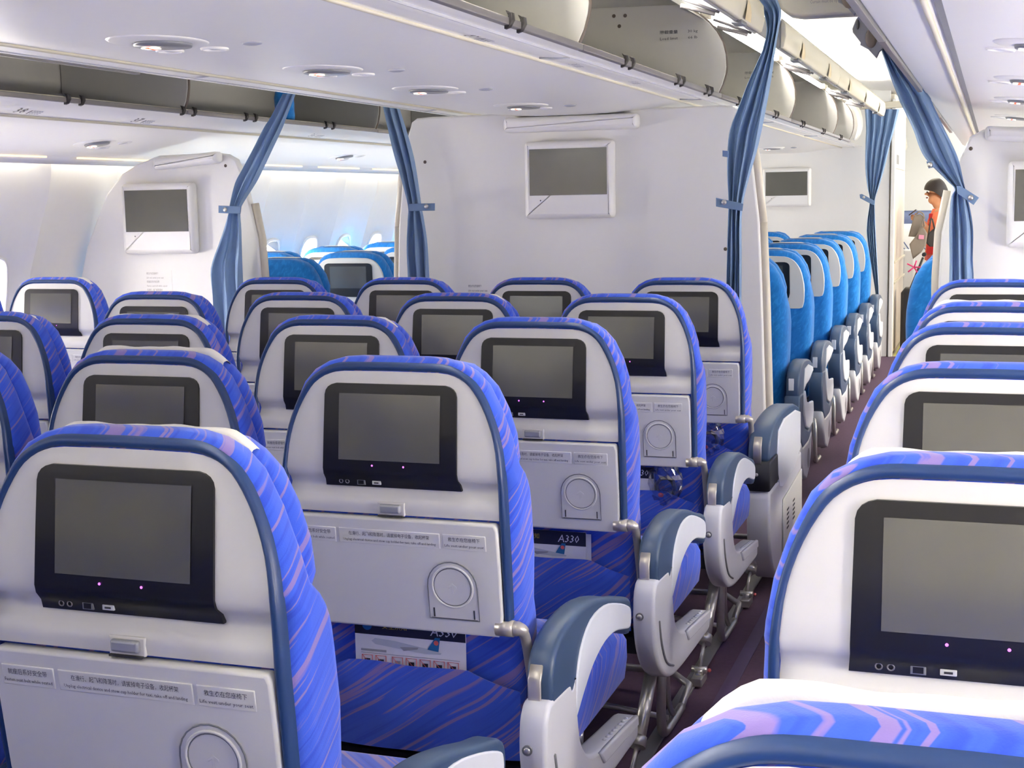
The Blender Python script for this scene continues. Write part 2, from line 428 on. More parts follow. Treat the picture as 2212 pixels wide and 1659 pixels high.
# monument beside the aisle beyond the far bulkhead
m = MB(); m.box(.20, .965, B2+.05, B2+1.55, 0, 2.25, 0, .01); g = struct(m.build('wall_galley', 'post_cream'))
m = MB(); m.box(.945, .978, B2-.03, B2+.05, 0, 2.2, 0, .006); m.build('edge_post', 'wall_white', g)
for z0, z1 in ((.02, .62), (.64, .80), (.82, 1.60), (1.62, 2.1)):
    m = MB(); m.box(.962, .972, B2+.12, B2+1.45, z0, z1, 0, .004); m.build('side_panel', 'post_cream', g)
for z in (.81, .63):
    m = MB(); m.box(.965, .985, B2+.10, B2+1.5, z-.008, z+.012, 0, .003); m.build('bumper_strip', 'bin_lip', g)
m = MB()
for i in range(3): m.box(.9725, .9735, B2+.25+.10*i, B2+.31+.10*i, 1.66, 1.74, 0)
m.build('vent', 'groove_grey', g)

# centre soffit under the middle bins -----------------------------------------
half = [(0, 1.770), (.12, 1.7705), (.24, 1.776), (.36, 1.789), (.46, 1.803), (.515, 1.8085), (.530, 1.8085), (.536, 1.811), (.60, 1.806), (.632, 1.807), (.636, 1.810), (.665, 1.809), (.700, 1.812)]
def strip_sheet(pts, y0, y1, name, mat):
    return sheet_y(pts, y0, y1, name, mat, is_struct=True, ny=1)
cs = strip_sheet([(-x, z) for x, z in reversed(half)]+half[1:], Y0, B2, 'ceiling_soffit', 'soffit_white')
for s in (1, -1):
    m = MB(); m.tube([(s*.526, Y0, 1.8065), (s*.526, B2, 1.8065)], .006, 0, 8); m.build('soffit_bead', 'bin_lip', cs)
    m = MB(); m.box(min(s*.633, s*.636), max(s*.633, s*.636), Y0, B2, 1.804, 1.812); m.build('soffit_joint', 'recess_grey', cs)
    for y in (1.9, 3.90, 5.80, 7.8, 9.8):
        m = MB(); m.tube([(s*.54, y, 1.808), (s*.58, y, 1.8045), (s*.632, y, 1.8045)], .003, 0, 6); m.build('panel_joint', 'recess_grey', cs)
# window-side soffits
wside = [(1.520, 1.800), (1.56, 1.778), (1.61, 1.761), (1.650, 1.7525), (1.668, 1.7495), (1.682, 1.753), (1.70, 1.744), (1.80, 1.730), (1.90, 1.7175), (2.0, 1.704), (2.03, 1.700), (2.10, 1.688), (2.24, 1.664), (2.335, 1.645), (2.345, 1.655), (2.36, 1.655), (2.372, 1.640), (2.405, 1.612), (2.412, 1.625), (2.405, 1.66), (2.47, 1.67)]
ws = {}
for s, nm in ((-1, 'ceiling_soffit_left'), (1, 'ceiling_soffit_right')):
    w = strip_sheet([(s*x, z) for x, z in wside], Y0, 12.35, nm, 'soffit_white'); ws[s] = w
    m = MB(); m.tube([(s*1.662, Y0, 1.7485), (s*1.662, 12.35, 1.7485)], .007, 0, 8); m.build('soffit_bead', 'bin_lip', w)
    m = MB(); m.box(*sorted((s*1.680, s*1.694)), Y0, 12.35, 1.7455, 1.752); m.build('soffit_joint', 'groove_grey', w)
    for k in range(19):
        y = -3.57+.84*k
        m = MB(); m.box(*sorted((s*2.346, s*2.359)), y, y+.60, 1.6375, 1.645); m.build('glow_strip', 'warm_glow', w)
    for k in range(15):
        y = Y0+.05+1.06*k
        m = MB(); m.add([(s*2.455, y, 1.652), (s*2.455, y+.98, 1.652), (s*2.415, y+.98, 1.652), (s*2.415, y, 1.652)], [(0, 1, 2, 3)], 0); m.build('wall_wash_light', 'wash_glow', w)
# ------------------------------------------------------------------ economy seat (root on the floor, rear face towards -Y)
YB = [(.60, .016), (.628, .0135), (.842, -.013), (.846, -.012), (.860, -.015), (.872, -.012), (.884, -.002), (.895, .003), (.905, -.002), (.914, -.013), (.926, -.017), (1.0, -.009), (1.075, 0), (1.103, .004), (1.13, .012)]
def yb(z): return interp(z, YB)
RO = [(.224, .66), (.226, .74), (.227, .82), (.226, .88), (.223, .93), (.214, .985), (.197, 1.038), (.175, 1.083), (.152, 1.105), (.126, 1.1195), (.098, 1.1265), (.05, 1.1275), (0, 1.128)]
RI = [(.203, .66), (.204, .74), (.2045, .82), (.205, .88), (.204, .93), (.197, .985), (.181, 1.032), (.158, 1.071), (.137, 1.090), (.113, 1.100), (.09, 1.103), (.05, 1.1035), (0, 1.104)]
_ro = catmull([(b[0]+(a[0]-b[0])*.62, 0, b[1]+(a[1]-b[1])*.68) for a, b in zip(RO, RI)], 3); _ri = catmull([(x, 0, z) for x, z in RI], 3)
RITAB = sorted([(p.z, p.x) for p in _ri])
def yrim(z): return interp(z, [(.60, .016), (.842, -.012), (.926, -.016), (1.0, -.009), (1.075, 0), (1.13, .010)])
def hw_panel(z): return interp(z, RITAB)

def rim_strip(mb, ro, ri, yfun, wrap, mi=0, out=.006):
    secs = []
    full_o = list(ro) + [Vector((-p.x, 0, p.z)) for p in reversed(ro[:-1])]
    full_i = list(ri) + [Vector((-p.x, 0, p.z)) for p in reversed(ri[:-1])]
    for a, b in zip(full_o, full_i):
        y = yfun((a.z+b.z)/2); d = a-b; row = []
        for t, dy in ((0, .003), (.08, -.003), (.35, -out), (.7, -out), (.95, 0), (1.0, .008), (1.0, wrap)):
            row.append((b.x+d.x*t, y+dy, b.z+d.z*t))
        secs.append(row)
    n = len(secs[0]); vs = [p for r in secs for p in r]
    mb.add(vs, [(i*n+k, i*n+k+1, (i+1)*n+k+1, (i+1)*n+k) for i in range(len(secs)-1) for k in range(n-1)], mi, True)

def sheet_rows(mb, rows, mi=0, nx=8, smooth=True):
    """rows of (z, halfwidth, y): a skin across X"""
    vs = []
    for z, h, y in rows: vs += [(-h+2*h*i/nx, y, z) for i in range(nx+1)]
    mb.add(vs, [(j*(nx+1)+i, j*(nx+1)+i+1, (j+1)*(nx+1)+i+1, (j+1)*(nx+1)+i) for j in range(len(rows)-1) for i in range(nx)], mi, smooth)

def add_screen(root, zt=1.081, zb=.893, h=.128, yf=yb, flange=True):
    mb = MB(); rows = []
    k = h/.128
    for z, w in ((zt+.0005, .106), (zt-.002, .115), (zt-.006, .1215), (zt-.012, .126), (zt-.02, .128), (zt-.08, .129), (zb+.035, .130)):
        rows.append((z, w*k, yf(z)-.0045))
    if flange: rows += [(zb+.024, .130*k, yf(zb+.024)-.005), (zb+.012, .1315*k, yf(zb+.012)-.006), (zb, .1325*k, yf(zb)-.006)]
    else: rows += [(zb+.012, .126*k, yf(zb)-.0045), (zb+.002, .116*k, yf(zb)-.0045)]
    sheet_rows(mb, rows)
    n = len(rows); edge = []
    left = [(-w, y, z) for z, w, y in rows]; right = [(w, y, z) for z, w, y in rows]
    loop = left + right[::-1]; back = [(x, y+.008, z) for x, y, z in loop]; L = len(loop)
    mb.add(loop+back, [(i, (i+1) % L, L+(i+1) % L, L+i) for i in range(L)], 0, False)
    bz = mb.build('screen_bezel', 'bezel_black', root)
    d = MB(); zt2, zb2 = zt-.017, zb+.052
    sheet_rows(d, [(zb2+(zt2-zb2)*t/4, h*.768, yf(zb2+(zt2-zb2)*t/4)-.0058) for t in range(5)])
    d.build('display', 'lcd_off', bz)
    if flange:
        for x in (-.032, .029): MB().ball((x, yf(zb+.043)-.0055, zb+.043), .0018, .0012, .0018, 0, 8, 6).build('indicator_light', 'led_purple', bz)
        u = MB(); yy = yf(zb+.010)-.0075
        u.box(-.0385, -.0215, yy-.001, yy+.004, zb+.0055, zb+.0125, 0, .001); u.box(-.0345, -.0255, yy-.0015, yy, zb+.0078, zb+.0102, 1)
        u.build('usb_port', ['port_white', 'dark_slot'], bz)
        j = MB()
        for x in (-.101, -.0885): j.tube([(x+.0035*math.cos(a*.5236), yy+.0008, zb+.009+.0035*math.sin(a*.5236)) for a in range(12)], .0009, 0, 5, True)
        j.build('headphone_jack', 'sill_metal', bz)
        q = MB(); q.prism([(-.0685, zb+.004), (-.0525, zb+.004), (-.0525, zb+.014), (-.0685, zb+.014)], 'Y', yy-.0005, yy+.004, 0, .0008); q.box(-.066, -.055, yy-.001, yy, zb+.0055, zb+.0125, 1)
        q.build('data_socket', ['groove_grey', 'bezel_black'], bz)
    return bz

PLACARDS = (((-.190, -.110), '就座后系好安全带', 'Fasten seat belt while seated'), ((-.103, .094), '在滑行、起飞和降落时，请拔掉电子设备，收起杯架', 'Unplug electrical device and stow cup holder for taxi, take off and landing'), ((.100, .181), '救生衣在您座椅下', 'Life vest under your seat'))
def yt(z): return -.013 + (.842-z)/(.842-.628)*.0265 - .010    # outer face of the stowed tray
def add_tray(root):
    mb = MB(); th = .024
    out = [(.192, .6275), (.2, .640), (.2035, .67), (.204, .76), (.2035, .828), (.2, .838), (.196, .8405)]
    poly = out + [(-x, z) for x, z in reversed(out)]
    # body following the tray's lean: build in XZ then shear in Y
    t = MB(); t.prism(poly, 'Y', 0, th, 0, .0045)
    t.v = [(x, y+yt(z), z) for x, y, z in t.v]
    tr = t.build('tray_table', 'tray_grey', root)
    for (x0, x1), zh, en in PLACARDS:
        p = MB(); z0, z1 = .7905, .8185
        p.prism([(x0, z0), (x1, z0), (x1, z1), (x0, z1)], 'Y', -.0016, .004, 0, .0012)
        p.prism([(x0+.0025, z0+.0025), (x1-.0025, z0+.0025), (x1-.0025, z1-.0025), (x0+.0025, z1-.0025)], 'Y', -.0011, .003, 1)
        w = x1-x0
        p.text(zh, (x0+x1)/2, .8065, .0085, -.0021, 2, width=min(w*.80, .0075*len(zh)))
        p.text(en, (x0+x1)/2, .7958, .0068, -.0021, 2, width=w*.92)
        p.v = [(x, y+yt(z), z) for x, y, z in p.v]
        p.build('placard', ['tray_grey', 'placard_grey', 'ink'], tr)
    c = MB(); cx, cz, R = .112, .719, .0475
    arch = [(cx-R, .657), (cx-R, cz)] + [(cx-R*math.cos(a*math.pi/12), cz+R*math.sin(a*math.pi/12)) for a in range(1, 12)] + [(cx+R, cz), (cx+R, .657)]
    c.prism(arch, 'Y', -.0012, .003, 0, .0008)
    c.tube([(x, -.0012, z) for x, z in arch], .0012, 1, 6, True)
    c.tube([(cx+.0385*math.cos(a*math.pi/16), -.0016, cz+.0385*math.sin(a*math.pi/16)) for a in range(32)], .0022, 0, 8, True)
    c.tube([(cx+.0355*math.cos(a*math.pi/16), -.0012, cz+.0355*math.sin(a*math.pi/16)) for a in range(32)], .0010, 1, 6, True)
    c.grid(lambda u, v: (cx+.035*v*math.cos(u*2*math.pi), .0005+ (.0025 if (v > .55 and .14 < u < .36) else 0), cz+.035*v*math.sin(u*2*math.pi)), 28, 6, 0)
    ar = [(-.002, -.010), (.002, -.010), (.002, .002), (.008, -.002), (.008, .003), (0, .009), (-.008, .003), (-.008, -.002), (-.002, .002)]
    c.prism([(cx+a, cz-.002+b) for a, b in ar], 'Y', -.0018, .002, 0, .0008)
    for sx in (-1, 1): c.box(cx+sx*.0385-.0012, cx+sx*.0385+.0012, -.0022, .001, .660, .677, 2)
    c.box(cx-R+.003, cx+R-.003, -.002, .001, .6565, .6585, 2)
    c.v = [(x, y+yt(z)-.0006, z) for x, y, z in c.v]
    c.build('cup_holder', ['tray_grey', 'groove_grey', 'dark_slot'], tr)
    for s in (-1, 1):
        a = MB(); ax = .237 if s > 0 else .2305
        a.tube([(s*.188, .010, .645), (s*(ax-.0165), .010, .645)], .0150, 0, 14)
        a.tube(catmull([(s*(ax-.0165), .010, .645), (s*(ax-.006), .011, .645), (s*(ax-.001), .017, .636), (s*ax, .030, .610), (s*ax, .055, .54), (s*ax, .080, .455)], 4), [.0135]*4+[.012]*4+[.0095]*13, 0, 10)
        a.build('tray_arm', 'champagne_metal', root)

def make_economy():
    root = empty('airplane_seat')
    # fabric back with flanks
    c = MB()
    c.loft([rrect(h, y0, y1, z, r) for z, h, y0, y1, r in (
        (.385, .200, .095, .150, .025), (.40, .210, .082, .165, .025), (.46, .217, .072, .170, .03), (.55, .220, .062, .166, .03), (.61, .2215, .056, .160, .03), (.64, .2225, .044, .157, .035), (.67, .2235, .030, .154, .045),
        (.76, .2280, .008, .140, .035), (.84, .2295, .000, .126, .035), (.868, .2295, .006, .117, .03), (.884, .2295, .011, .112, .03), (.900, .2290, .011, .104, .03), (.915, .2275, .002, .088, .022), (.935, .2245, -.005, .066, .02), (.985, .2160, -.002, .054, .018),
        (1.035, .1995, .002, .050, .016), (1.08, .1780, .005, .048, .016), (1.104, .1550, .006, .046, .014), (1.1185, .1285, .009, .044, .012), (1.1262, .1000, .014, .041, .011), (1.1285, .070, .020, .037, .007))], 0)
    c.build('back_cushion', 'indigo_fabric', root)
    h = MB()
    h.loft([rrect(hh, y0, y1, z, r) for z, hh, y0, y1, r in (
        (.905, .190, .070, .100, .012), (.915, .204, .060, .106, .022), (.94, .213, .052, .108, .026), (.985, .209, .050, .106, .026), (1.03, .196, .048, .104, .026), (1.07, .176, .048, .106, .028), (1.095, .154, .049, .100, .024), (1.110, .132, .053, .094, .018), (1.116, .10, .058, .088, .012))], 0)
    h.build('headrest', 'indigo_fabric', root)
    k = MB()
    def cov(u, v):
        x = -.150+.300*u; w = .0015*math.sin(u*13)+.001*math.sin(u*31+1)
        drop = .026*max(0, (abs(u-.5)-.38)/.12)**1.5
        path = [(.0475, 1.098), (.0475, 1.108), (.050, 1.1165), (.055, 1.1190), (.063, 1.1195), (.072, 1.1165), (.090, 1.098), (.115, 1.05), (.121, .99), (.123, .95)]
        t = v*(len(path)-1); i = min(int(t), len(path)-2); f = t-i
        y = path[i][0]*(1-f)+path[i+1][0]*f; z = path[i][1]*(1-f)+path[i+1][1]*f
        return (x, y+w*.5, z-drop*(1 if v < .75 else .2)+w*.6)
    k.grid(cov, 28, 18)
    k.build('headrest_cover', 'cover_cloth', root)
    rm = MB(); rim_strip(rm, _ro, _ri, yrim, .016); rm.build('shell_rim', 'navy_plastic', root)
    p = MB(); zs = [.846, .852, .86, .866, .872, .878, .884, .89, .895, .90, .905, .91, .914, .92, .926, .95, .98, 1.01, 1.03, 1.05, 1.06, 1.07, 1.08, 1.088, 1.094, 1.098, 1.101, 1.103, 1.1038]
    sheet_rows(p, [(z, hw_panel(z)+.001, yb(z)) for z in zs], 0, 12)
    sheet_rows(p, [(.846, .2035, yb(.846)), (.844, .2035, yb(.846)+.006)], 0, 4)
    p.build('seatback_panel', 'shell_grey', root)
    add_screen(root)
    l = MB(); y = yb(.857)
    l.box(-.0265, .0265, y-.0025, y+.004, .8445, .8695, 0, .002)
    l.box(-.0205, .0205, y-.010, y, .8500, .8665, 1, .004)
    l.box(-.024, .024, y-.007, y, .8435, .8462, 2)
    l.build('tray_latch', ['shell_grey', 'latch_grey', 'dark_slot'], root)
    add_tray(root)
    pk = MB()
    def pocket(u, v):
        x = -.212+.424*u; top = interp(abs(x), [(0, .549), (.118, .551), (.128, .547), (.212, .508)])
        z = .372+(top-.372)*v
        e = 1-abs(2*u-1)**4
        fold = .007*math.sin(u*9+v*4)*v + .006*math.sin(u*15-v*3)*(.3+.7*v)
        y = .060 - .030*e*(.45+.55*v) + .008*(1-v)**2 + .7*fold*e
        return (x, y, z)
    pk.grid(pocket, 28, 12)
    pk.grid(lambda u, v: (lambda q: (q[0], q[1]+.006*v, q[2]-.002*v))(pocket(u, 1)), 28, 1)
    pk.build('literature_pocket', 'indigo_fabric', root)
    s = MB()
    s.loft([rrect(h, y0, y1, z, r) for z, h, y0, y1, r in ((.345, .215, .150, .600, .04), (.36, .228, .140, .628, .05), (.40, .232, .135, .640, .06), (.44, .232, .135, .636, .06), (.462, .226, .145, .620, .06), (.472, .207, .165, .595, .06))], 0)
    s.build('seat_cushion', 'indigo_fabric', root)
    b = MB(); b.box(-.230, .230, .100, .600, .305, .346, 0)
    b.build('seat_pan', 'dark_pan', root)
    return root

PAD = catmull([(-.014, .470), (-.022, .53), (-.018, .580), (.006, .614), (.06, .633), (.15, .641), (.25, .634), (.35, .612), (.45, .582), (.525, .562), (.548, .535), (.546, .500), (.530, .482), (.510, .486), (.47, .502), (.40, .520), (.32, .524), (.24, .508), (.18, .480), (.135, .446), (.10, .428), (.05, .428), (.005, .440), (-.014, .470)], 3)[:-1]
PANEL = catmull([(.118, .448), (.120, .51), (.15, .568), (.22, .604), (.32, .604), (.42, .580), (.505, .550), (.526, .532), (.520, .500), (.47, .509), (.40, .526), (.32, .530), (.24, .514), (.18, .486), (.125, .452)], 3)[:-1]
def make_arm(x, side, kind):
    """kind: inner (between seats) or aisle (with end-bay fairing); side=+1 when the outer face looks to +X"""
    r = empty('armrest_set')
    w = .0245 if kind == 'aisle' else .0195
    p = MB(); p.prism([(v.x, v.y) for v in PAD], 'X', x-w, x+w, 0, .009); pad = p.build('armrest', 'navy_armrest', r)
    q = MB(); q.prism([(v.x, v.y) for v in PANEL], 'X', *((x+w-.006, x+w+.0035) if side > 0 else (x-w-.0035, x-w+.006)), 0, .003); q.build('side_panel', 'arm_white', pad)
    if kind == 'inner':
        h = MB(); h.box(x-.012, x+.012, -.01, .10, .36, .46, 0, .004); h.build('armrest_bracket', 'dark_pan', r)
        return r
    h = MB(); h.prism([(-.032, .488), (-.026, .488), (-.026, .560), (-.010, .586), (-.015, .590), (-.032, .565)], 'X', x-.018, x+.006, 0, .002); h.build('hinge_plate', 'champagne_metal', r)
    J = catmull([(-.045, .522), (-.060, .500), (-.066, .44), (-.050, .375), (-.01, .318), (.06, .270), (.13, .248), (.22, .238), (.36, .232), (.50, .228), (.575, .226), (.592, .240), (.590, .272), (.570, .284), (.50, .292), (.38, .306), (.27, .322), (.20, .344), (.155, .385), (.135, .44), (.127, .50), (.118, .530), (.108, .518), (.098, .512), (.085, .524), (.03, .528), (-.03, .530), (-.045, .522)], 3)[:-1]
    b = MB(); b.prism([(v.x, v.y) for v in J], 'X', x-.026, x+.026, 0, .009)
    bay = b.build('end_bay_fairing', 'end_bay_grey', r)
    sc = MB(); sc.tube([(x-.008, -.070, .452), (x-.008, -.058, .452)], .0095, 0, 12); sc.ball((x-.008, -.070, .452), .006, .003, .006, 1)
    sc.build('screw', ['groove_grey', 'alu'], bay)
    g = MB()
    for i in range(8): g.ball((x+side*.012, .36+.025*i, .3085-.0027*i), .005, .006, .003, 0, 8, 4)
    g.prism([(.27, .318), (.57, .286), (.575, .262), (.30, .285)], 'X', *((x+.020, x+.032) if side > 0 else (x-.032, x-.020)), 0, .004)
    g.build('foot_grip', 'end_bay_grey', bay)
    gr = MB(); gr.tube(catmull([(x+side*.0265, -.02, .43), (x+side*.0275, .0, .37), (x+side*.0275, .05, .31), (x+side*.0265, .13, .275)], 4), .003, 0, 6); gr.build('fairing_seam', 'groove_grey', bay)
    return r

def make_legs(x, side):
    """under-structure at the aisle end of a row"""
    r = empty('leg_set')
    a = MB(); a.tube([(x, -.045, .050), (x+.004*side, .020, .120)], .006, 0, 8); a.tube([(x+.004*side, .015, .112), (x+.006*side, .165, .262)], .0165, 0, 12); a.tube([(x+.004*side, .010, .107), (x+.004*side, .028, .126)], .020, 0, 12)
    a.tube([(x+.006*side, .165, .262), (x+.004*side, .20, .320)], .011, 0, 8)
    a.build('rear_strut', 'alu', r)
    f = MB(); f.box(x-.016, x+.016, -.090, -.010, .006, .034, 0, .005); f.tube([(x, -.055, .034), (x, -.055, .050)], .012, 0, 10); f.tube([(x-.022, -.045, .045), (x+.022, -.045, .045)], .010, 0, 10); f.ball((x+side*.026, -.03, .04), .006, .006, .006, 1, 8, 6)
    f.build('floor_fitting', ['alu', 'card_red'], r)
    l = MB()
    l.tube(catmull([(x, .30, .325), (x+.004*side, .275, .25), (x+.004*side, .262, .14), (x+.002*side, .275, .06), (x, .315, .028), (x, .40, .022), (x, .52, .022)], 4), .0125, 0, 10)
    l.tube(catmull([(x, .36, .325), (x, .345, .22), (x, .36, .10), (x, .42, .04)], 4), .008, 0, 8)
    l.build('front_leg', 'alu', r)
    b = MB(); b.tube([(x, .52, .022), (x, .62, .050), (x-side*.06, .66, .070), (x-side*.47, .66, .070)], .011, 0, 10); b.tube([(x, .36, .05), (x-side*.3, .36, .08)], .008, 0, 8)
    b.build('baggage_bar', 'alu', r)
    return r

def make_tray_arm_box(x):
    """solid in-arm tray table box of the row facing the bulkhead"""
    r = empty('armrest_set')
    B = catmull([(-.03, .40), (-.034, .30), (-.01, .20), (.06, .11), (.14, .062), (.22, .048), (.72, .048), (.77, .07), (.78, .12), (.78, .40)], 3)
    b = MB(); b.prism([(v.x, v.y) for v in B], 'X', x-.040, x+.040, 0, .010); bay = b.build('end_bay_fairing', 'end_bay_grey', r)
    n = MB(); n.prism([(-.04, .405), (.18, .405), (.18, .505), (-.035, .505)], 'X', x-.041, x+.041, 0, .005); n.build('hinge_block', 'dark_pan', r)
    T = catmull([(-.02, .505), (-.018, .545), (.01, .585), (.09, .618), (.25, .632), (.45, .630), (.62, .612), (.74, .582)], 3)
    p = MB(); p.prism([(v.x, v.y) for v in T] + [(.76, .54), (.76, .36), (.60, .33), (.20, .325), (.165, .345), (.13, .42), (.115, .50)], 'X', x-.038, x+.036, 0, .010); pad = p.build('armrest', 'navy_armrest', r)
    q = MB(); q.prism([(.135, .50), (.16, .585), (.30, .605), (.60, .592), (.735, .565), (.745, .42), (.58, .372), (.26, .36), (.19, .375), (.15, .43)], 'X', x+.034, x+.042, 0, .004); q.build('tray_lid', 'arm_white', pad)
    h = MB(); h.prism([(-.036, .50), (-.03, .50), (-.028, .555), (-.01, .585), (-.014, .589), (-.036, .56)], 'X', x-.018, x+.010, 0, .002); h.build('hinge_plate', 'champagne_metal', r)
    sc = MB(); sc.ball((x-.005, -.041, .462), .006, .004, .006, 0, 10, 6); sc.build('screw', 'alu', r)
    v = MB(); v.prism([(.26, .315), (.76, .335), (.77, .10), (.26, .07)], 'X', x+.039, x+.046, 0, .004); cv = v.build('control_box_cover', 'tray_grey', r)
    g = MB()
    for c in (.34, .50):
        for i in range(5): g.box(x+.0455, x+.0468, c, c+.05, .255-.017*i, .262-.017*i, 0)
    g.build('vent_slots', 'dark_slot', cv)
    return r

# ------------------------------------------------------------------ premium seat (bright blue, further forward)
PRO = [(.232, .60), (.236, .72), (.238, .82), (.236, .90), (.228, .98), (.212, 1.04), (.185, 1.085), (.155, 1.108), (.12, 1.120), (.06, 1.123), (0, 1.124)]
PRI = [(.196, .846), (.200, .856), (.204, .875), (.206, .92), (.200, .98), (.184, 1.032), (.160, 1.067), (.136, 1.083), (.105, 1.091), (.05, 1.093), (0, 1.0935)]
_pri = catmull([(x, 0, z) for x, z in PRI], 3); PRITAB = sorted([(p.z, p.x) for p in _pri])
def yp(z): return .006 + (1.09-z)*.02
def make_premium(screen=True):
    root = empty('premium_seat')
    c = MB()
    c.loft([rrect(h*1.045, y0, y1, z, r) for z, h, y0, y1, r in (
        (.36, .205, .070, .17, .04), (.42, .228, .055, .205, .05), (.55, .240, .035, .215, .05), (.70, .247, .020, .215, .055), (.82, .250, .010, .205, .055), (.88, .248, .008, .180, .05), (.92, .243, .007, .150, .05),
        (.98, .234, .006, .120, .045), (1.04, .214, .006, .112, .045), (1.083, .188, .007, .105, .04), (1.106, .162, .010, .098, .035), (1.119, .128, .014, .09, .03), (1.125, .09, .022, .08, .02))], 0)
    c.build('back_cushion', 'sky_fabric', root)
    h = MB(); h.loft([rrect(hh, y0, y1, z, r) for z, hh, y0, y1, r in ((.90, .20, .135, .18, .02), (.92, .234, .118, .20, .035), (.98, .238, .108, .205, .04), (1.04, .222, .104, .198, .04), (1.085, .196, .10, .18, .035), (1.115, .165, .098, .165, .03), (1.128, .12, .104, .15, .02))], 0)
    h.build('headrest', 'sky_fabric', root)
    k = MB(); k.grid(lambda u, v: (-.13+.26*u, .10+.06*v, 1.1285+.004*math.sin(v*3.1)-.02*(abs(2*u-1)**6)), 10, 4); k.build('headrest_cover', 'cover_cloth', root)
    K = 1.09
    if screen: premium_panel(root, K)
    s = MB(); s.loft([rrect(h, y0, y1, z, r) for z, h, y0, y1, r in ((.33, .22, .15, .60, .04), (.36, .245, .13, .64, .05), (.44, .248, .13, .65, .06), (.48, .235, .15, .62, .06))], 0)
    s.build('seat_cushion', 'sky_fabric', root)
    b = MB(); b.box(-.235, .235, .12, .58, .28, .335, 0); b.build('seat_pan', 'dark_pan', root)
    for y in (.18, .50): b = MB(); b.tube([(.15, y, .285), (.15, y+.02, .0)], .014, 0, 8); b.build('leg', 'alu', root)
    return root
def premium_panel(root, K):
    p = MB(); zs = [.842, .8435, .846, .852, .86, .875, .90, .93, .96, .99, 1.01, 1.03, 1.045, 1.06, 1.07, 1.078, 1.085, 1.09, 1.093]
    rows = [(1.093-(1.093-z)*1.075, K*(interp(z, PRITAB) if z > .846 else .196-(.846-z)*3), yp(z)-.008) for z in zs]
    sheet_rows(p, rows, 0, 10)
    loop = [(-w, y, z) for z, w, y in rows] + [(w, y, z) for z, w, y in rows][::-1]; L = len(loop)
    p.add(loop+[(x*1.015, y+.016, z+(.002 if z > 1 else 0)) for x, y, z in loop], [(i, (i+1) % L, L+(i+1) % L, L+i) for i in range(L)], 0, True)
    p.build('seatback_panel', 'shell_grey', root)
    add_screen(root, 1.062, .868, .150, lambda z: yp(z)-.008, False)
def make_premium_arm(x, side):
    r = empty('armrest_set')
    def out(a, b): return (x+a, x+b) if side > 0 else (x-b, x-a)
    T = catmull([(-.02, .50), (-.02, .55), (.01, .60), (.08, .632), (.20, .640), (.36, .622), (.48, .590)], 3)
    p = MB(); p.prism([(v.x, v.y) for v in T] + [(.50, .56), (.42, .52), (.20, .50), (.12, .47), (.10, .42), (0, .42)], 'X', x-.030, x+.030, 0, .009); pad = p.build('armrest', 'navy_armrest', r)
    q = MB(); q.prism([(.13, .50), (.17, .60), (.30, .605), (.46, .575), (.475, .555), (.30, .525), (.20, .52)], 'X', *out(.026, .034), 0, .003); q.build('side_panel', 'arm_white', pad)
    n = MB(); n.prism([(-.035, .495), (.09, .495), (.10, .40), (.16, .32), (.30, .285), (.42, .30), (.43, .27), (.30, .235), (.10, .235), (0, .30), (-.03, .38)], 'X', x-.036, x+.036, 0, .008); n.build('side_fairing', 'navy_armrest', r)
    w = MB(); w.prism([(.105, .47), (.12, .39), (.18, .325), (.30, .295), (.42, .305), (.46, .36), (.44, .41), (.30, .42), (.20, .44), (.14, .50)], 'X', *out(.024, .040), 0, .005); w.build('grip_fairing', 'arm_white', r)
    e = MB(); e.prism([(0, .29), (.11, .235), (.30, .230), (.43, .265), (.42, .16), (.36, .09), (.26, .055), (.16, .09), (.06, .18)], 'X', x-.034, x+.034, 0, .009); bay = e.build('end_bay_fairing', 'end_bay_grey', r)
    u = MB(); u.disc((x+side*.0345, .31, .15), .045, .05, 'X', 0, 16); u.build('fairing_recess', 'oval_grey', bay)
    h = MB(); h.box(x-.018, x+.006, -.024, -.016, .52, .575, 0, .002); h.build('hinge_plate', 'arm_white', r)
    l = MB(); l.tube([(x-side*.02, .45, .30), (x-side*.02, .48, .014)], .012, 0, 8); l.build('leg', 'alu', r)
    l = MB(); l.tube(catmull([(x-side*.02, .05, .28), (x-side*.005, .01, .20), (x-side*.003, .0, .10), (x-side*.003, .03, .03), (x-side*.003, .10, .014), (x-side*.003, .20, .014)], 4), .011, 0, 8)
    l.build('leg', 'alu', r)
    return r

PITCH = .8128; ROW0 = 1.4421; SP = .5224
ROWY = {k: ROW0+(k-1)*PITCH for k in range(-3, 6)}
seatA = make_economy(); seatB = make_premium()
armI = make_arm(.2592, 1, 'inner'); armA = make_arm(.275, 1, 'aisle'); armL = make_arm(-.275, -1, 'aisle'); armIL = make_arm(-.2592, -1, 'inner'); armT = make_tray_arm_box(.272)
legR = make_legs(.236, 1); legL = make_legs(-.236, -1)
parmR = make_premium_arm(.292, 1); parmL = make_premium_arm(-.292, -1); seatB0 = make_premium(False)
def fit(setroot, seat):
    for ch in setroot.children: copy_tree(ch, seat)
ROWN = {5: 'front row at the bulkhead', 4: 'second row behind the bulkhead', 3: 'third row behind the bulkhead', 2: 'fourth row behind the bulkhead', 1: 'fifth row behind the bulkhead', 0: 'sixth row behind the bulkhead', -1: 'unseen seventh row behind the bulkhead', -2: 'unseen eighth row behind the bulkhead'}
COLN = ['central seat at the window-view aisle', 'central seat second from the window-view aisle', 'central seat second from the carpeted aisle', 'central seat beside the carpeted aisle']
def place(proto, x, y, label, group, cat='seat'):
    s = copy_tree(proto); s.location = (x, y, 0); tag(s, label, cat, group); return s
SEATS = {}
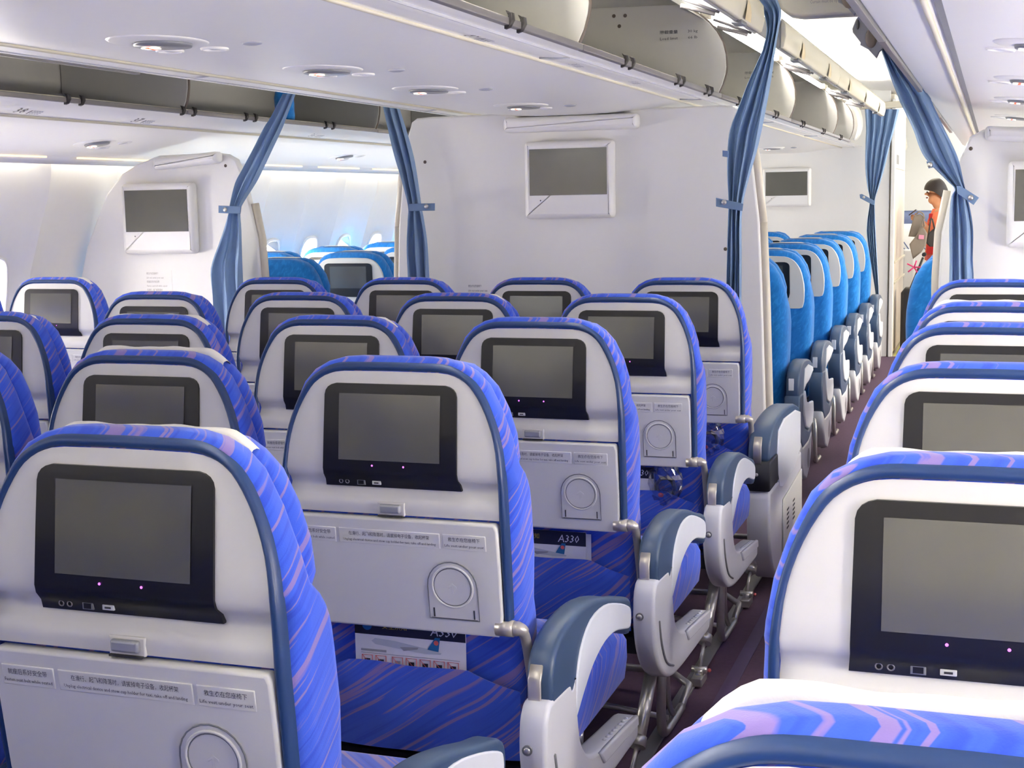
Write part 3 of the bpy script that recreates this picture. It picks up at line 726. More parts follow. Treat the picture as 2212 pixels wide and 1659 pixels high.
for row in range(-2, 6):  # rearmost rows are unseen, added to block window light on the near seats
    for c in range(4):
        s = place(seatA, (c-1.5)*SP, ROWY[row], 'Indigo '+COLN[c]+', '+ROWN[row], 'indigo economy seats'); SEATS[(row, c)] = s
        if c < 3: fit(armI, s)
        elif row == 5: fit(armT, s); fit(legR, s)
        else: fit(armA, s); fit(legR, s)
        if c == 0: fit(armL, s); fit(legL, s)
RY = {-2: -.95, -1: -.14, 0: .700, 1: 1.48, 2: 2.325, 3: 3.06, 4: 3.85, 5: 4.62}
for row in range(-2, 6):
    for c, x in ((0, 1.792), (1, 1.792+SP)):
        s = place(seatA, x, RY[row], 'Indigo '+('aisle' if c == 0 else 'window')+' seat of the pairs across the carpeted aisle, '+ROWN[row], 'indigo economy seats'); SEATS[('R', row, c)] = s
        if c == 0: fit(armL, s); fit(legL, s); fit(armI, s)
for row in range(-2, 6):  # rear rows out of view here, added to hold back the left windows' light
    for c, x in ((1, -1.80), (0, -1.80-SP)):
        s = place(seatA, x, ROWY[row], 'Indigo '+('aisle' if c == 1 else 'window')+' seat of the pairs under the row labels, '+ROWN[row], 'indigo economy seats'); SEATS[('L', row, c)] = s
        if c == 1: fit(armA, s); fit(legR, s)
        else: fit(armI, s)
def widen(s, sign):
    for ch in s.children:
        if ch.name.startswith('seat_cushion'): ch.scale = (1.10, .97, 1); ch.location = (sign*.020, .030, 0)
for key, s in SEATS.items():
    if key[0] == 'R' and key[2] == 0: widen(s, -1)
    elif key[0] == 'L' and key[2] == 1: widen(s, 1)
    elif len(key) == 2 and key[1] == 3: widen(s, 1)
    elif len(key) == 2 and key[1] == 0: widen(s, -1)
# each cloth headrest cover sits a little differently
def cover_shift(key, dz, dy=0.0):
    dy = .012 if key[0] == 'R' else dy
    for ch in SEATS[key].children:
        if ch.name.startswith('headrest_cover'): ch.location = (0, dy, dz)
for key, s in SEATS.items(): cover_shift(key, random.uniform(-.010, -.002))
for key, dz in (((2, 2), .012), ((1, 3), .006), (('R', 0, 0), .005), (('R', 1, 0), .004), (('R', 4, 0), .006), ((3, 2), .003), ((4, 2), .004), (('L', 5, 1), .006), ((3, 1), .006)): cover_shift(key, dz)
BACKPARTS = ('back_cushion', 'headrest', 'headrest_cover', 'shell_rim', 'seatback_panel', 'screen_bezel', 'tray_latch', 'tray_table', 'tray_arm', 'literature_pocket')
def recline(key, deg):
    R = Matrix.Rotation(math.radians(deg), 3, 'X'); piv = Vector((0, .12, .42))
    for ch in SEATS[key].children:
        if ch.name.split('.')[0] in BACKPARTS: ch.rotation_euler = (math.radians(deg), 0, 0); ch.location = piv-R@piv+R@Vector(ch.location)
recline(('R', 4, 0), 5.0); recline((3, 1), 1.2); recline((2, 3), .6)
# premium rows ahead of the bulkhead
PN = ['rearmost blue row', 'second blue row', 'third blue row', 'fourth blue row', 'fifth blue row', 'foremost blue row']
for k in range(6):
    y = 6.36+.885*k; sb = seatB if k else seatB0
    for c, x in ((3, .650), (2, .095), (0, -.68)):
        if c == 0 and k > 2: continue
        s = place(sb, x, y, 'Bright blue premium seat '+{3: 'beside the carpeted aisle', 2: 'one in from the carpeted aisle', 0: 'beside the window-view aisle'}[c]+', '+PN[k], 'bright blue premium seats')
        if c == 3: fit(parmR, s)
        if c == 0: fit(parmL, s)
    for c, x in ((0, -2.27), (1, -1.71)):
        if k > 4: continue
        s = place(sb, x, y, 'Bright blue premium '+('window' if c == 0 else 'aisle')+' seat of the pair by the cabin windows, '+PN[k], 'bright blue premium seats')
        if c == 1: fit(parmR, s)
    if k < 2:
        s = place(sb, 1.69, y, 'Bright blue premium seat of the pair across the carpeted aisle, '+PN[k], 'bright blue premium seats'); fit(parmL, s)
for p in (seatA, seatB, seatB0, armI, armA, armL, armIL, armT, legR, legL, parmR, parmL): drop_tree(p)
# ------------------------------------------------------------------ overhead bins
DIV = [(.704, 1.822), (.722, 1.86), (.734, 1.90), (.738, 1.93), (.735, 1.98), (.722, 2.03), (.698, 2.072), (.668, 2.108), (.625, 2.145), (.553, 2.190)]
def hook(mb, x, y, z, s):
    mb.prism([(x+s*.008, z+.012), (x+s*.010, z-.004), (x+s*.000, z-.020), (x-s*.012, z-.024), (x-s*.012, z-.014), (x-s*.004, z-.010), (x-s*.002, z+.006), (x-s*.008, z+.018)], 'Y', y-.010, y+.010, 0, .002)
def make_bin(name, s, y0, y1, prof, back, zb, ztop, label, group, clips, placard=None, door=True, mid=(), dend=0.0):
    """open bin; prof = divider front edge (X,Z) without side sign; back = X of rear wall"""
    r = empty(name, (0, 0, 0)); tag(r, label, 'overhead bin', group)
    sx, sz = prof[0]
    sgn = 1 if sx > back else -1
    m = MB()
    pts = [(s*sx, sz-.006), (s*(sx+.012*sgn), sz+.001), (s*(sx+.002*sgn), sz+.004), (s*(sx-.03*sgn), sz-.002), (s*(back+.10*sgn), zb), (s*(back+.04*sgn), zb+.02), (s*back, zb+.08), (s*back, ztop-.08), (s*(back+.05*sgn), ztop), (s*prof[-1][0], ztop+.005)]
    if door: pts += [(s*(prof[-1][0]+.012), ztop-.012), (s*(sx-.092), 2.146), (s*(sx-.076), 2.132), (s*(sx-.052), 2.120)]   # lip added under the tube, shields the dividers from its light
    sheet = MB(); n = len(pts)
    sheet.add([(x, y, z) for y in (y0, y1) for x, z in pts], [(i, i+1, n+i+1, n+i) for i in range(n-1)], 0, True); sheet.build('bin_shell', 'bin_inner', r)
    m = MB(); m.box(*sorted((s*(sx-.006*sgn), s*(sx+.013*sgn))), y0+.004, y1-.004, sz-.016, sz+.002, 0, .003); sill = m.build('bin_sill', 'sill_metal', r)
    m = MB(); m.tube([(s*(sx+.002*sgn), y0+.004, sz+.004), (s*(sx+.002*sgn), y1-.004, sz+.004)], .0018, 0, 6); m.build('sill_edge', 'bin_lip', sill)
    for y in clips:
        yq_ = y[0] if isinstance(y, tuple) else y
        for d in ((-.044, .044) if not isinstance(y, tuple) else (0,)):
            c = MB(); hook(c, s*(sx+.012*sgn), yq_+d, sz, s*sgn); c.build('hinge_hook', 'black_clip', sill)
    poly = [(s*(back+.005*sgn), zb), (s*(back+.005*sgn), ztop)] + [(s*x, z) for x, z in reversed(prof)]
    m = MB(); m.prism(poly, 'Y', y1-.022, y1, 0, .002)
    if placard:
        pass
    dv = m.build('divider', 'bin_cream' if name == 'overhead_bin' and placard else 'bin_inner', r)
    e = MB(); e.tube([(s*x, y1-.011, z) for x, z in catmull([(a, 0, b) for a, b in prof], 3) and [(p.x, p.z) for p in catmull([(a, 0, b) for a, b in prof], 3)]], .0065, 0, 6); e.build('divider_seal', 'seal_brown', r)
    for y in mid:
        q = MB(); q.prism([(s*(back+.012*sgn), zb+.0), (s*(back+.012*sgn), ztop-.03), (s*back, ztop-.03), (s*back, zb)], 'Y', y-.03, y+.03, 0, .004)
        q.tube([(s*(back+.012*sgn), y, zb+.06), (s*(back+.10*sgn), y, zb+.006), (s*(sx-.05*sgn), y, sz)], .012, 0, 6); q.build('bin_joint_strip', 'groove_grey', r)
    if door:
        yfull = y1; y1 = y1-dend
        # opened door: inner skin facing down, outer lip facing the aisle
        D = [(sx+.03, 2.142), (sx+.10, 2.100), (sx+.18, 2.042), (sx+.238, 1.992)]
        d = MB(); n = len(D)
        ring = D+[(sx+.256, 2.000), (sx+.266, 2.040), (sx+.262, 2.090), (sx+.246, 2.112), (sx+.16, 2.13), (sx+.045, 2.160)]
        d.prism([(s*x, z) for x, z in ring], 'Y', y0+.012, y1-.012, 0, .004)
        dr = d.build('bin_door', 'bin_inner', r)
        l = MB(); l.prism([(s*x, z) for x, z in ((sx+.250, 1.993), (sx+.264, 2.000), (sx+.274, 2.040), (sx+.270, 2.092), (sx+.252, 2.116), (sx+.25, 2.09))], 'Y', y0+.006, y1-.006, 0, .003); l.build('door_lip', 'bin_lip', dr)
        nl = max(1, int(round((y1-y0)/1.0)))
        for i in range(nl):
            yc = y0+(y1-y0)*(i+.5)/nl
            k = MB(); vs = []
            for a in range(13):
                w = math.pi*a/12; yy = yc-.055*math.cos(w); zz = 1.996+.070*math.sin(w)
                t = (zz-1.996)/.096; vs.append((s*(sx+.2725+.006*math.sin(math.pi*min(1, t*.9+.1))), yy, zz))
            k.add(vs, [tuple(range(13))], 0); k.build('latch_cup', 'latch_beige', dr)
            k2 = MB(); k2.box(*sorted((s*(sx+.225), s*(sx+.262))), yc-.05, yc+.05, 1.985, 1.998, 0, .003); k2.build('door_latch', 'groove_grey', dr)
            for dy in (-.02, .02):
                pass
        for yy in (y0+.03, y1-.13):
            b = MB(); b.tube([(s*(sx-.03), yy, 2.128), (s*(sx+.12), yy+.05, 2.070)], .006, 0, 6); b.tube([(s*(sx-.02), yy+.03, 2.10), (s*(sx+.10), yy+.07, 2.068)], .009, 0, 6); b.build('door_strut', 'sill_metal', dr)
        t = MB(); L = y1-y0
        t.tube([(s*(sx-.066), y0+.09, 2.151), (s*(sx-.066), y1-.10, 2.151)], .011, 0, 8); t.build('light_tube', 'tube_glow', r)
        for yy in (y0+.03, y1-.09): h = MB(); h.box(*sorted((s*(sx-.086), s*(sx-.046))), yy, yy+.06, 2.134, 2.168, 0, .006); h.build('tube_holder', 'post_cream', r)
    if placard:
        if door: y1 = yfull
        p = MB(); yq = y1-.0225
        p.text('限载重量', s*.50, 2.075, .016, yq-.001, 0, width=.075); p.text('Load limit', s*.50, 2.050, .016, yq-.001, 0, width=.075)
        p.text('30 kg', s*.60, 2.075, .016, yq-.001, 0, width=.04); p.text('66 lb', s*.60, 2.050, .016, yq-.001, 0, width=.04)
        p.build('load_placard', 'ink', dv)
        f = MB(); f.disc((s*.29, yq-.001, 2.145), .050, .050, 'Y', 1, 20)
        for a in range(3): f.disc((s*.29+.028*math.cos(a*2.09+.5), yq-.002, 2.145+.028*math.sin(a*2.09+.5)), .008, .008, 'Y', 0, 10)
        f.build('round_fitting', ['seal_brown', 'bin_cream'], dv)
    return r
CB = [-2.40, -.35, 1.70, 3.75, 5.80, 7.88, 10.05, 11.20]
CLIPS = {2: [3.18], 3: [4.25, 5.00, 5.53], 4: [6.25, 7.32], 5: [8.38, 9.42], 6: [10.5]}
BN = ['Open central overhead bin farthest behind the row 39 label', 'Open central overhead bin next behind the row 39 label', 'Open central overhead bin over the rear rows, above the row 39 label', 'Open central overhead bin just behind the curtain, with load limit placard', 'Open central overhead bin over the bulkhead curtain', 'Open central overhead bin ahead of the curtain, third along the aisle', 'Short open central overhead bin next to the rounded bin end cap']
for i in range(7):
    make_bin('overhead_bin', 1, CB[i], CB[i+1], DIV, .03, 1.828, 2.20, BN[i], 'central overhead bins', CLIPS.get(i, ()), placard=(i in (2, 3, 4)), dend=(.55 if i == 3 else 0.0))
# the same row on the window-view aisle, only as far forward as it stays above the picture
for i in range(3):
    make_bin('overhead_bin', -1, CB[i], CB[i+1], DIV, .03, 1.828, 2.20, 'Open central overhead bin facing the window-view aisle, '+('rearmost', 'middle', 'foremost')[i], 'central overhead bins', ())
# rounded end cap of the central bins
m = MB(); rings = []
for k in range(7):
    t = k/6; sc = math.cos(t*1.25); y = 11.22+.32*math.sin(t*1.25)
    rings.append([(.10+(x-.10)*1.06*(.35+.65*sc), y, 1.80+(z-1.80)*1.04*(.6+.4*sc)) for x, z in [(.10, 1.80)]+[(a+.03, b) for a, b in DIV]+[(.10, 2.21)]])
m.loft(rings, 0, True, True); ec = m.build('bin_end_cap', 'bin_cream'); tag(ec, 'Rounded cream end cap closing the row of central overhead bins', 'bin end cap')
m = MB(); m.tube([(a+.040, 11.225, b) for a, b in DIV], .012, 0, 8); m.build('cap_trim', 'monitor_white', ec)
# window-side bins: profile is mirrored (open towards the aisle)
WDIV = [(1.506, 1.812), (1.488, 1.85), (1.478, 1.90), (1.476, 1.95), (1.482, 2.00), (1.50, 2.05), (1.53, 2.09), (1.58, 2.13), (1.66, 2.17)]
LB = [-.60, 1.36, 3.32, 5.28, 7.24, 9.20, 11.2]
LN = ['Open window-side overhead bin well behind the row 38 label', 'Open window-side overhead bin behind the row 38 label', 'Open window-side overhead bin above the row 38 and 37 labels', 'Open window-side overhead bin crossed by the tied blue curtains', 'Open window-side overhead bin ahead of the left monitor bulkhead', 'Open window-side overhead bin farthest forward']
LCL = {2: [4.50, (5.243,)], 3: [(5.333,), 5.82, 6.64], 4: [7.6, 8.4], 5: [9.6], 0: [.2], 1: [2.2]}
for i in range(6):
    make_bin('overhead_bin', -1, LB[i], LB[i+1], WDIV, 2.12, 1.835, 2.18, LN[i], 'window-side overhead bins', LCL[i], door=False, mid=((LB[i]+1.0,) if i in (2,) else ()))
RN = ['Window-side overhead bin right above the nearest seat pair', 'Window-side overhead bin with the hanging door end plates above the seat pairs', 'Window-side overhead bin over the right monitor bulkhead', 'Window-side overhead bin ahead of the right bulkhead', 'Window-side overhead bin farthest along the carpeted aisle']
RB = [-.6, 1.9, 3.85, 5.80, 7.8, 9.8]
for i in range(5):
    b = make_bin('overhead_bin', 1, RB[i]+(.17 if i == 3 else 0), RB[i+1], WDIV, 2.12, 1.835, 2.18, RN[i], 'window-side overhead bins', (), door=False)
    if i == 2 or i == 1:
        # door end plate hanging into the aisle
        Yp = 5.25 if i == 2 else 3.55
        Yp = {2: 5.25, 1: 4.62}[i] if False else (4.95 if i == 2 else 3.70)
        px = [(1862, 26), (1849, 42), (1841, 62), (1842, 70), (1859, 92), (1858, 97), (1875, 106), (1893, 126), (1899, 112), (1912, 100), (1908, 88)]
        if i == 1: px = [(x-48+0, y-93) for x, y in px]
        m = MB(); m.prism([(p.x, p.z) for p in (at(x, y, Y=Yp) for x, y in px)], 'Y', Yp, Yp+.02, 0, .002)
        pl = m.build('door_end_plate', 'plate_shade_grey', b)
        o = (0, 0) if i == 2 else (-48, -93)
        c = at(1882+o[0], 82+o[1], Y=Yp); m = MB(); m.ball((c.x, Yp, c.z), .020, .004, .034, 0, 12, 8); m.build('hinge_hole', 'seal_brown', pl)
        c = at(1853+o[0], 53+o[1], Y=Yp); m = MB(); m.ball((c.x, Yp, c.z), .006, .003, .017, 0, 8, 6); m.build('slot', 'dark_slot', pl)
# row labels on the soffit strips
def soffit_label(x, z, y, num, parent, s, mats=('faint_ink', 'recess_grey'), k=1.0, nx=0.35):
    m = MB()
    def fn(a, b): return (x+s*b*.9, y+a*1.0, z-.0015+nx*b*0 )
    def pl(a, b): return (x - s*b, y + a, z-.0018 + b*nx)
    m.text(num, 0, 0, .052*k, fn=pl, mi=0, align='L')
    m.add([pl(.075*k, .0), pl(.085*k, .0), pl(.085*k, .03*k), pl(.075*k, .03*k)], [(0, 1, 2, 3)], 0)
    for i in range(3):
        for j in range(2): m.add([pl(.095*k+.02*i*k, .018*j*k), pl(.110*k+.02*i*k, .018*j*k), pl(.110*k+.02*i*k, .014*k+.018*j*k), pl(.095*k+.02*i*k, .014*k+.018*j*k)], [(0, 1, 2, 3)], 1)
    m.build('row_label', list(mats), parent)
# ------------------------------------------------------------------ row labels, service units, monitors
def row_label(px, py, X, zfun, num, parent, slope, k=1.0, mats=('label_ink', 'label_pale')):
    p = at(px, py, X=X); z = zfun(X)
    if abs(slope) < .1: p = at(px, py, Z=z-.001); X = p.x
    m = MB()
    def pl(a, b): return (X+b, p.y+a, zfun(X)+slope*b-.0022)
    m.text(num, 0, 0, .075*k, fn=pl, mi=0, align='L')
    m.add([pl(.098*k, -.004), pl(.108*k, -.004), pl(.108*k, .034*k), pl(.098*k, .034*k)], [(0, 1, 2, 3)], 0)
    for i in range(4):
        for j in range(3): m.add([pl(.118*k+.018*i*k, .015*j*k-.004), pl(.131*k+.018*i*k, .015*j*k-.004), pl(.131*k+.018*i*k, .009*k+.015*j*k-.004), pl(.118*k+.018*i*k, .009*k+.015*j*k-.004)], [(0, 1, 2, 3)], 1)
    m.build('row_label', list(mats), parent)
def zc(x): return interp(abs(x), half)
def zw(x): return interp(abs(x), wside)
row_label(1000, 78, .575, zc, '39', cs, 0, .85); row_label(1226, 138, .575, zc, '38', cs, 0, .62, ('label_pale', 'label_pale')); row_label(1356, 176, .575, zc, '37', cs, 0, .62, ('label_pale', 'label_pale'))
row_label(26, 242, -1.622, zw, '38', ws[-1], .33, .8); row_label(280, 260, -1.622, zw, '37', ws[-1], .33, .8); row_label(664, 293, -1.622, zw, '36', ws[-1], .33, .8, ('label_pale', 'label_pale'))

def service_unit(x, y, z, slope, label, group, lit=True, k=1.0):
    r = empty('passenger_service_unit', (x, y, z)); r.rotation_euler = (0, -math.atan(slope), 0); tag(r, label, 'service unit', group)
    m = MB(); m.loft([[(rad*math.cos(a*math.pi/14)*1.0, rad*math.sin(a*math.pi/14)*1.25, h) for a in range(28)] for rad, h in ((.110*k, .003), (.100*k, -.003), (.075*k, -.006))], 0, True, True); m.build('housing', 'soffit_white', r)
    m = MB(); m.loft([[(.012+rad*math.cos(a*math.pi/14), rad*math.sin(a*math.pi/14)*1.1, h) for a in range(28)] for rad, h in ((.066*k, -.005), (.062*k, -.0125))], 0, True, True); sg = m.build('sign_window', 'oval_grey', r)
    if lit:
        m = MB(); m.box(-.036, -.022, -.014, .014, -.0155, -.014, 0); m.box(-.014, -.002, -.014, .014, -.0155, -.014, 0); m.build('no_smoking_pictogram', 'sign_white', sg)
        m = MB(); m.box(-.023, -.014, -.018, .018, -.0162, -.0145, 0); m.build('red_cross_mark', 'sign_red', sg)
    for dx, dy in ((-.075, .165), (.040, .175)):
        m = MB(); m.tube([(dx+.030*math.cos(a*math.pi/10), dy+.030*math.sin(a*math.pi/10), -.002) for a in range(20)], .004, 0, 6, True); m.ball((dx, dy, .004), .026, .026, .008, 1, 14, 6); m.build('reading_light', ['monitor_white', 'recess_grey'], r)
    m = MB(); m.ball((.16, .14, .002), .026, .020, .006, 0, 12, 6); m.build('speaker_grille', 'recess_grey', r)
UN = ['at the fifth row of seats', 'at the fourth row of seats', 'at the third row of seats', 'just behind the monitor bulkhead', 'ahead of the monitor bulkhead']
for i, (px, py) in enumerate(((350, 97), (705, 156), (925, 197), (1130, 232))):
    p = at(px, py, Z=1.762); service_unit(p.x-.010, p.y, 1.7700, 0, 'Central soffit service unit with lit no-smoking sign, '+UN[i], 'service units')
p = at(1664, 322, Z=1.762); service_unit(p.x, p.y, 1.770, 0, 'Central soffit service unit with lit no-smoking sign, ahead of the bulkhead', 'service units')
for i, (px, py) in enumerate(((205, 317), (740, 343))):
    X = -2.06; p = at(px, py, X=X); service_unit(X, p.y, zw(X), .17, 'Window-side service unit with lit sign, '+('above the left monitor bulkhead approach' if i == 0 else 'ahead of the left monitor bulkhead'), 'service units', k=.85)
for i, (px, py) in enumerate(((2210, 107), (2204, 180), (2200, 222), (2197, 257))):
    X = 1.872; p = at(px, py, Z=zw(X)-.01); service_unit(X, p.y, zw(X), -.135, 'Service unit with lit sign over the seat pairs, '+('nearest the sixth row', 'second along', 'third along', 'closest to the right monitor bulkhead')[i], 'service units', k=.9)

def monitor(xc, z0, z1, y, label, w=.412, dw=.356, dh=.204, parent=None):
    r = empty('wall_monitor', (xc, y, 0)); tag(r, label, 'monitor', 'bulkhead monitors')
    m = MB(); h = w/2
    m.prism([(-h, z0), (h, z0), (h, z1), (-h, z1)], 'Y', -.065, -.0005, 0, .022, True); hs = m.build('housing', 'monitor_white', r)
    zt = z1-.034; m = MB(); m.box(-dw/2, dw/2, -.0668, -.064, zt-dh, zt, 0); m.build('display', 'lcd_off', r)
    m = MB(); m.ball((-dw*.36, -.0655, zt-dh-.022), .003, .002, .003, 0, 8, 6); m.build('infrared_eye', 'dark_slot', hs)
monitor(.008, 1.318, 1.660, BY, 'White monitor with blank screen on the central bulkhead')
monitor(-2.108, 1.172, 1.520, BY, 'White monitor with blank screen on the bulkhead by the cabin windows')
monitor(2.045, 1.178, 1.522, BY, 'White monitor on the bulkhead ahead of the seat pairs')
pa = at(1647, 364, Y=B2-.06); pb = at(1751, 446, Y=B2-.06); monitor((pa.x+pb.x)/2, pb.z, pa.z, B2, 'Smaller white monitor on the far bulkhead ahead of the blue seats', w=pb.x-pa.x, dw=(pb.x-pa.x)*.86, dh=.205)
def cover_box(x0, x1, z0, z1, label, tilt=0.0):
    m = MB(); m.prism([(x0, z0), (x1, z0+tilt), (x1, z1+tilt), (x0, z1)], 'Y', BY-.075, BY-.0005, 0, .02, True); o = m.build('stowage_cover', 'monitor_white'); tag(o, label, 'cover box', 'cover boxes on the bulkheads')
cover_box(-.290, .325, 1.702, 1.768, 'White cover box under the soffit above the central bulkhead monitor')
cover_box(-2.115, -1.752, 1.582, 1.638, 'White cover box above the monitor by the cabin windows', .026)
cover_box(1.748, 2.12, 1.606, 1.664, 'White cover box above the monitor ahead of the seat pairs', -.026)
for x, z, par in ((at(918, 350, Y=BY).x, at(918, 350, Y=BY).z, cb), (at(487, 358, Y=BY).x, at(487, 358, Y=BY).z, wl), (at(2097, 321, Y=BY).x, at(2097, 321, Y=BY).z, wr), (at(1567, 538, Y=BY).x, at(1567, 538, Y=BY).z, cb)):
    m = MB(); m.ball((x, BY, z), .008, .004, .008, 0, 10, 6); m.build('screw', 'seal_brown', par)
LINES = ('救生衣在您座椅下', 'Life vest under your seat', '就座后系好安全带', 'Fasten seat belt while seated', '在滑行、起飞和降落时', '请收起小桌板和显示屏', 'Monitor must be stowed and latched', 'for taxi, take off and landing', '请勿、触摸、使用电子设备')
def bulkhead_notice(px, py, parent, k=1.0, ink='faint_ink'):
    p = at(px, py, Y=BY); m = MB(); z = p.z
    m.box(p.x-.006, p.x+.145, BY-.0012, BY, z-.195, z+.016, 0)
    for i, t in enumerate(LINES):
        wd = (.068, .098, .072, .116, .088, .088, .134, .104, .106)[i]*k
        m.text(t, p.x, z-.004-.0205*i, .0125*k, BY-.002, 1, width=wd, align='L')
    m.build('notice_placard', ['wall_white', ink], parent)
bulkhead_notice(1012, 618, cb, .95, 'ink'); bulkhead_notice(317, 591, wl, 1.0)

# ------------------------------------------------------------------ curtain header in the aisle ceiling, rails
m = MB(); m.prism([(.950, 2.255), (.955, 2.19), (.978, 2.128), (1.012, 2.102), (1.06, 2.093), (1.47, 2.093), (1.47, 2.255)], 'Y', 5.64, 5.74, 0, .012); hd = m.build('curtain_header', 'bin_lip'); tag(hd, 'Cream curtain header panel with printed notice across the aisle ceiling', 'header panel')
m = MB(); p = at(1750, 9, Y=5.64)
m.text('滑行、起飞和着陆时请打开门帘并固定', p.x, p.z+.026, .020, 5.6385, 0, width=.28, align='L'); m.text('Curtain must be open and secured during taxi, take off, landing', p.x, p.z+.002, .018, 5.6385, 0, width=.34, align='L')
m.build('printed_notice', 'faint_ink', hd)
m = MB(); m.prism([(-1.47, 2.255), (-1.47, 2.10), (-.93, 2.10), (-.93, 2.255)], 'Y', 5.64, 5.74, 0, .012); o = m.build('curtain_header', 'bin_lip'); tag(o, 'Cream curtain header panel over the aisle beside the cabin windows', 'header panel')
pa = at(1857, 231, Y=12.15); pb = at(1947, 231, Y=12.15)
m = MB(); m.box(pa.x, pb.x+.35, 12.12, 12.20, pa.z-.02, pa.z+.035, 0, .008); o = m.build('curtain_rail', 'bin_lip'); tag(o, 'Cream rail holding the farthest blue curtain', 'curtain rail')

# ------------------------------------------------------------------ curtains
def curtain(rows, Yc, label, folds, depth, tabs, seed=0):
    r = empty('curtain', (0, 0, 0)); tag(r, label, 'curtain', 'tied back blue curtains')
    R = [(at(a, y, Y=Yc), at(b, y, Y=Yc)) for y, a, b in rows]
    lx, rx, zz = R[-1][0].x, R[-1][1].x, (R[-1][0].z+R[-1][1].z)/2
    for k in range(1, 8): R.append((Vector((lx, Yc, zz+(.04-zz)*k/7)), Vector((rx, Yc, zz+(.04-zz)*k/7))))
    Z = [(p.z+q.z)/2 for p, q in R]
    Lp = catmull([p for p, q in R], 4); Rp = catmull([q for p, q in R], 4); N = folds*8; rnd = random.Random(seed)
    ph = [rnd.uniform(-.8, .8) for _ in range(folds+1)]; am = [rnd.uniform(.55, 1.2) for _ in range(folds+1)]
    m = MB(); vs = []; nr = len(Lp)
    wmax = max((q-p).length for p, q in R)
    for j, (a, b) in enumerate(zip(Lp, Rp)):
        w = (b-a).length; d = depth*(.55+.45*w/wmax)
        for i in range(N+1):
            u = i/N; f = u*folds; k = min(int(f), folds-1)
            wob = .35*math.sin(a.z*3.2+seed)+ph[k]*.4
            y = -d*am[k]*math.sin(math.pi*(f-k))**.8*(1 if k % 2 == 0 else -.35) + .006*math.sin(f*5+a.z*9)
            x = u+.30/folds*math.sin(2*math.pi*f+wob)*.5
            vs.append((a.x+(b.x-a.x)*x, Yc+y, a.z+(b.z-a.z)*x))
    m.add(vs, [(j*(N+1)+i, j*(N+1)+i+1, (j+1)*(N+1)+i+1, (j+1)*(N+1)+i) for j in range(nr-1) for i in range(N)], 0, True)
    m.build('drape', 'curtain_blue', r)
    for quad, knob in tabs:
        t = MB(); P = [at(x, y, Y=Yc-depth*1.25) for x, y in quad]
        t.prism([(p.x, p.z) for p in P], 'Y', Yc-depth*1.25-.006, Yc-depth*1.25, 0, .002); tb = t.build('tie_strap', 'curtain_band', r)
        if knob:
            p = at(knob[0], knob[1], Y=Yc-depth*1.25-.008); t = MB(); t.ball((p.x, Yc-depth*1.25-.008, p.z), .011, .006, .011, 0, 10, 6); t.build('snap_button', 'alu', tb)
    return r
curtain([(-25, 1606, 1672), (0, 1622, 1680), (27, 1648, 1688), (60, 1656, 1683), (87, 1653, 1678), (119, 1643, 1673), (179, 1616, 1664), (225, 1598, 1656), (278, 1577, 1646), (328, 1571, 1635), (380, 1571, 1620), (436, 1574, 1606), (480, 1573, 1602), (560, 1571, 1602), (640, 1569, 1602)], 5.77,
        'Blue curtain tied back at the carpeted-aisle edge of the central bulkhead', 7, .045, [([(1547, 427), (1606, 440), (1604, 456), (1547, 446)], (1564, 437)), ([(1561, 325), (1574, 326), (1574, 340), (1561, 338)], None)], 1)
curtain([(95, 1901, 1914), (111, 1905, 1928), (175, 1927, 1981), (208, 1940, 2008), (222, 1945, 2014), (276, 1971, 2039), (321, 1987, 2061), (350, 2005, 2072), (391, 2046, 2081), (408, 2062, 2085), (424, 2055, 2089), (460, 2051, 2097), (500, 2050, 2102), (560, 2051, 2101), (605, 2050, 2103)], 5.88,
        'Blue curtain swept sideways and tied at the bulkhead ahead of the seat pairs', 6, .045, [([(2066, 402), (2076, 402), (2115, 427), (2103, 443), (2068, 418)], (2097, 427)), ([(2001, 349), (2017, 347), (2021, 361), (2006, 364)], (2009, 356))], 4)
curtain([(203, 612, 640), (252, 587, 620), (277, 571, 610), (326, 546, 586), (366, 524, 567), (396, 508, 552), (442, 497, 524), (461, 494, 520), (496, 485, 523), (529, 474, 524), (580, 457, 525), (637, 459, 526)], 5.90,
        'Blue curtain tied back at the bulkhead beside the cabin windows', 5, .04, [([(473, 444), (522, 446), (520, 462), (473, 460)], (486, 453))], 7)
curtain([(231, 832, 863), (282, 844, 878), (339, 858, 893), (396, 874, 903), (446, 885, 911), (475, 884, 917), (529, 882, 925), (605, 886, 928)], 5.90,
        'Blue curtain tied back at the window-side edge of the central bulkhead', 5, .04, [([(884, 440), (940, 439), (940, 455), (884, 456)], (921, 446))], 9)
curtain([(236, 1868, 1943), (276, 1871, 1933), (308, 1870, 1924), (363, 1869, 1911), (406, 1874, 1898), (434, 1879, 1890), (482, 1873, 1891), (525, 1874, 1893), (643, 1893, 1899)], 12.14,
        'Farthest blue pleated curtain beside the far bulkhead', 9, .05, [([(1857, 420), (1862, 419), (1890, 434), (1888, 444), (1858, 428)], (1866, 426))], 12)

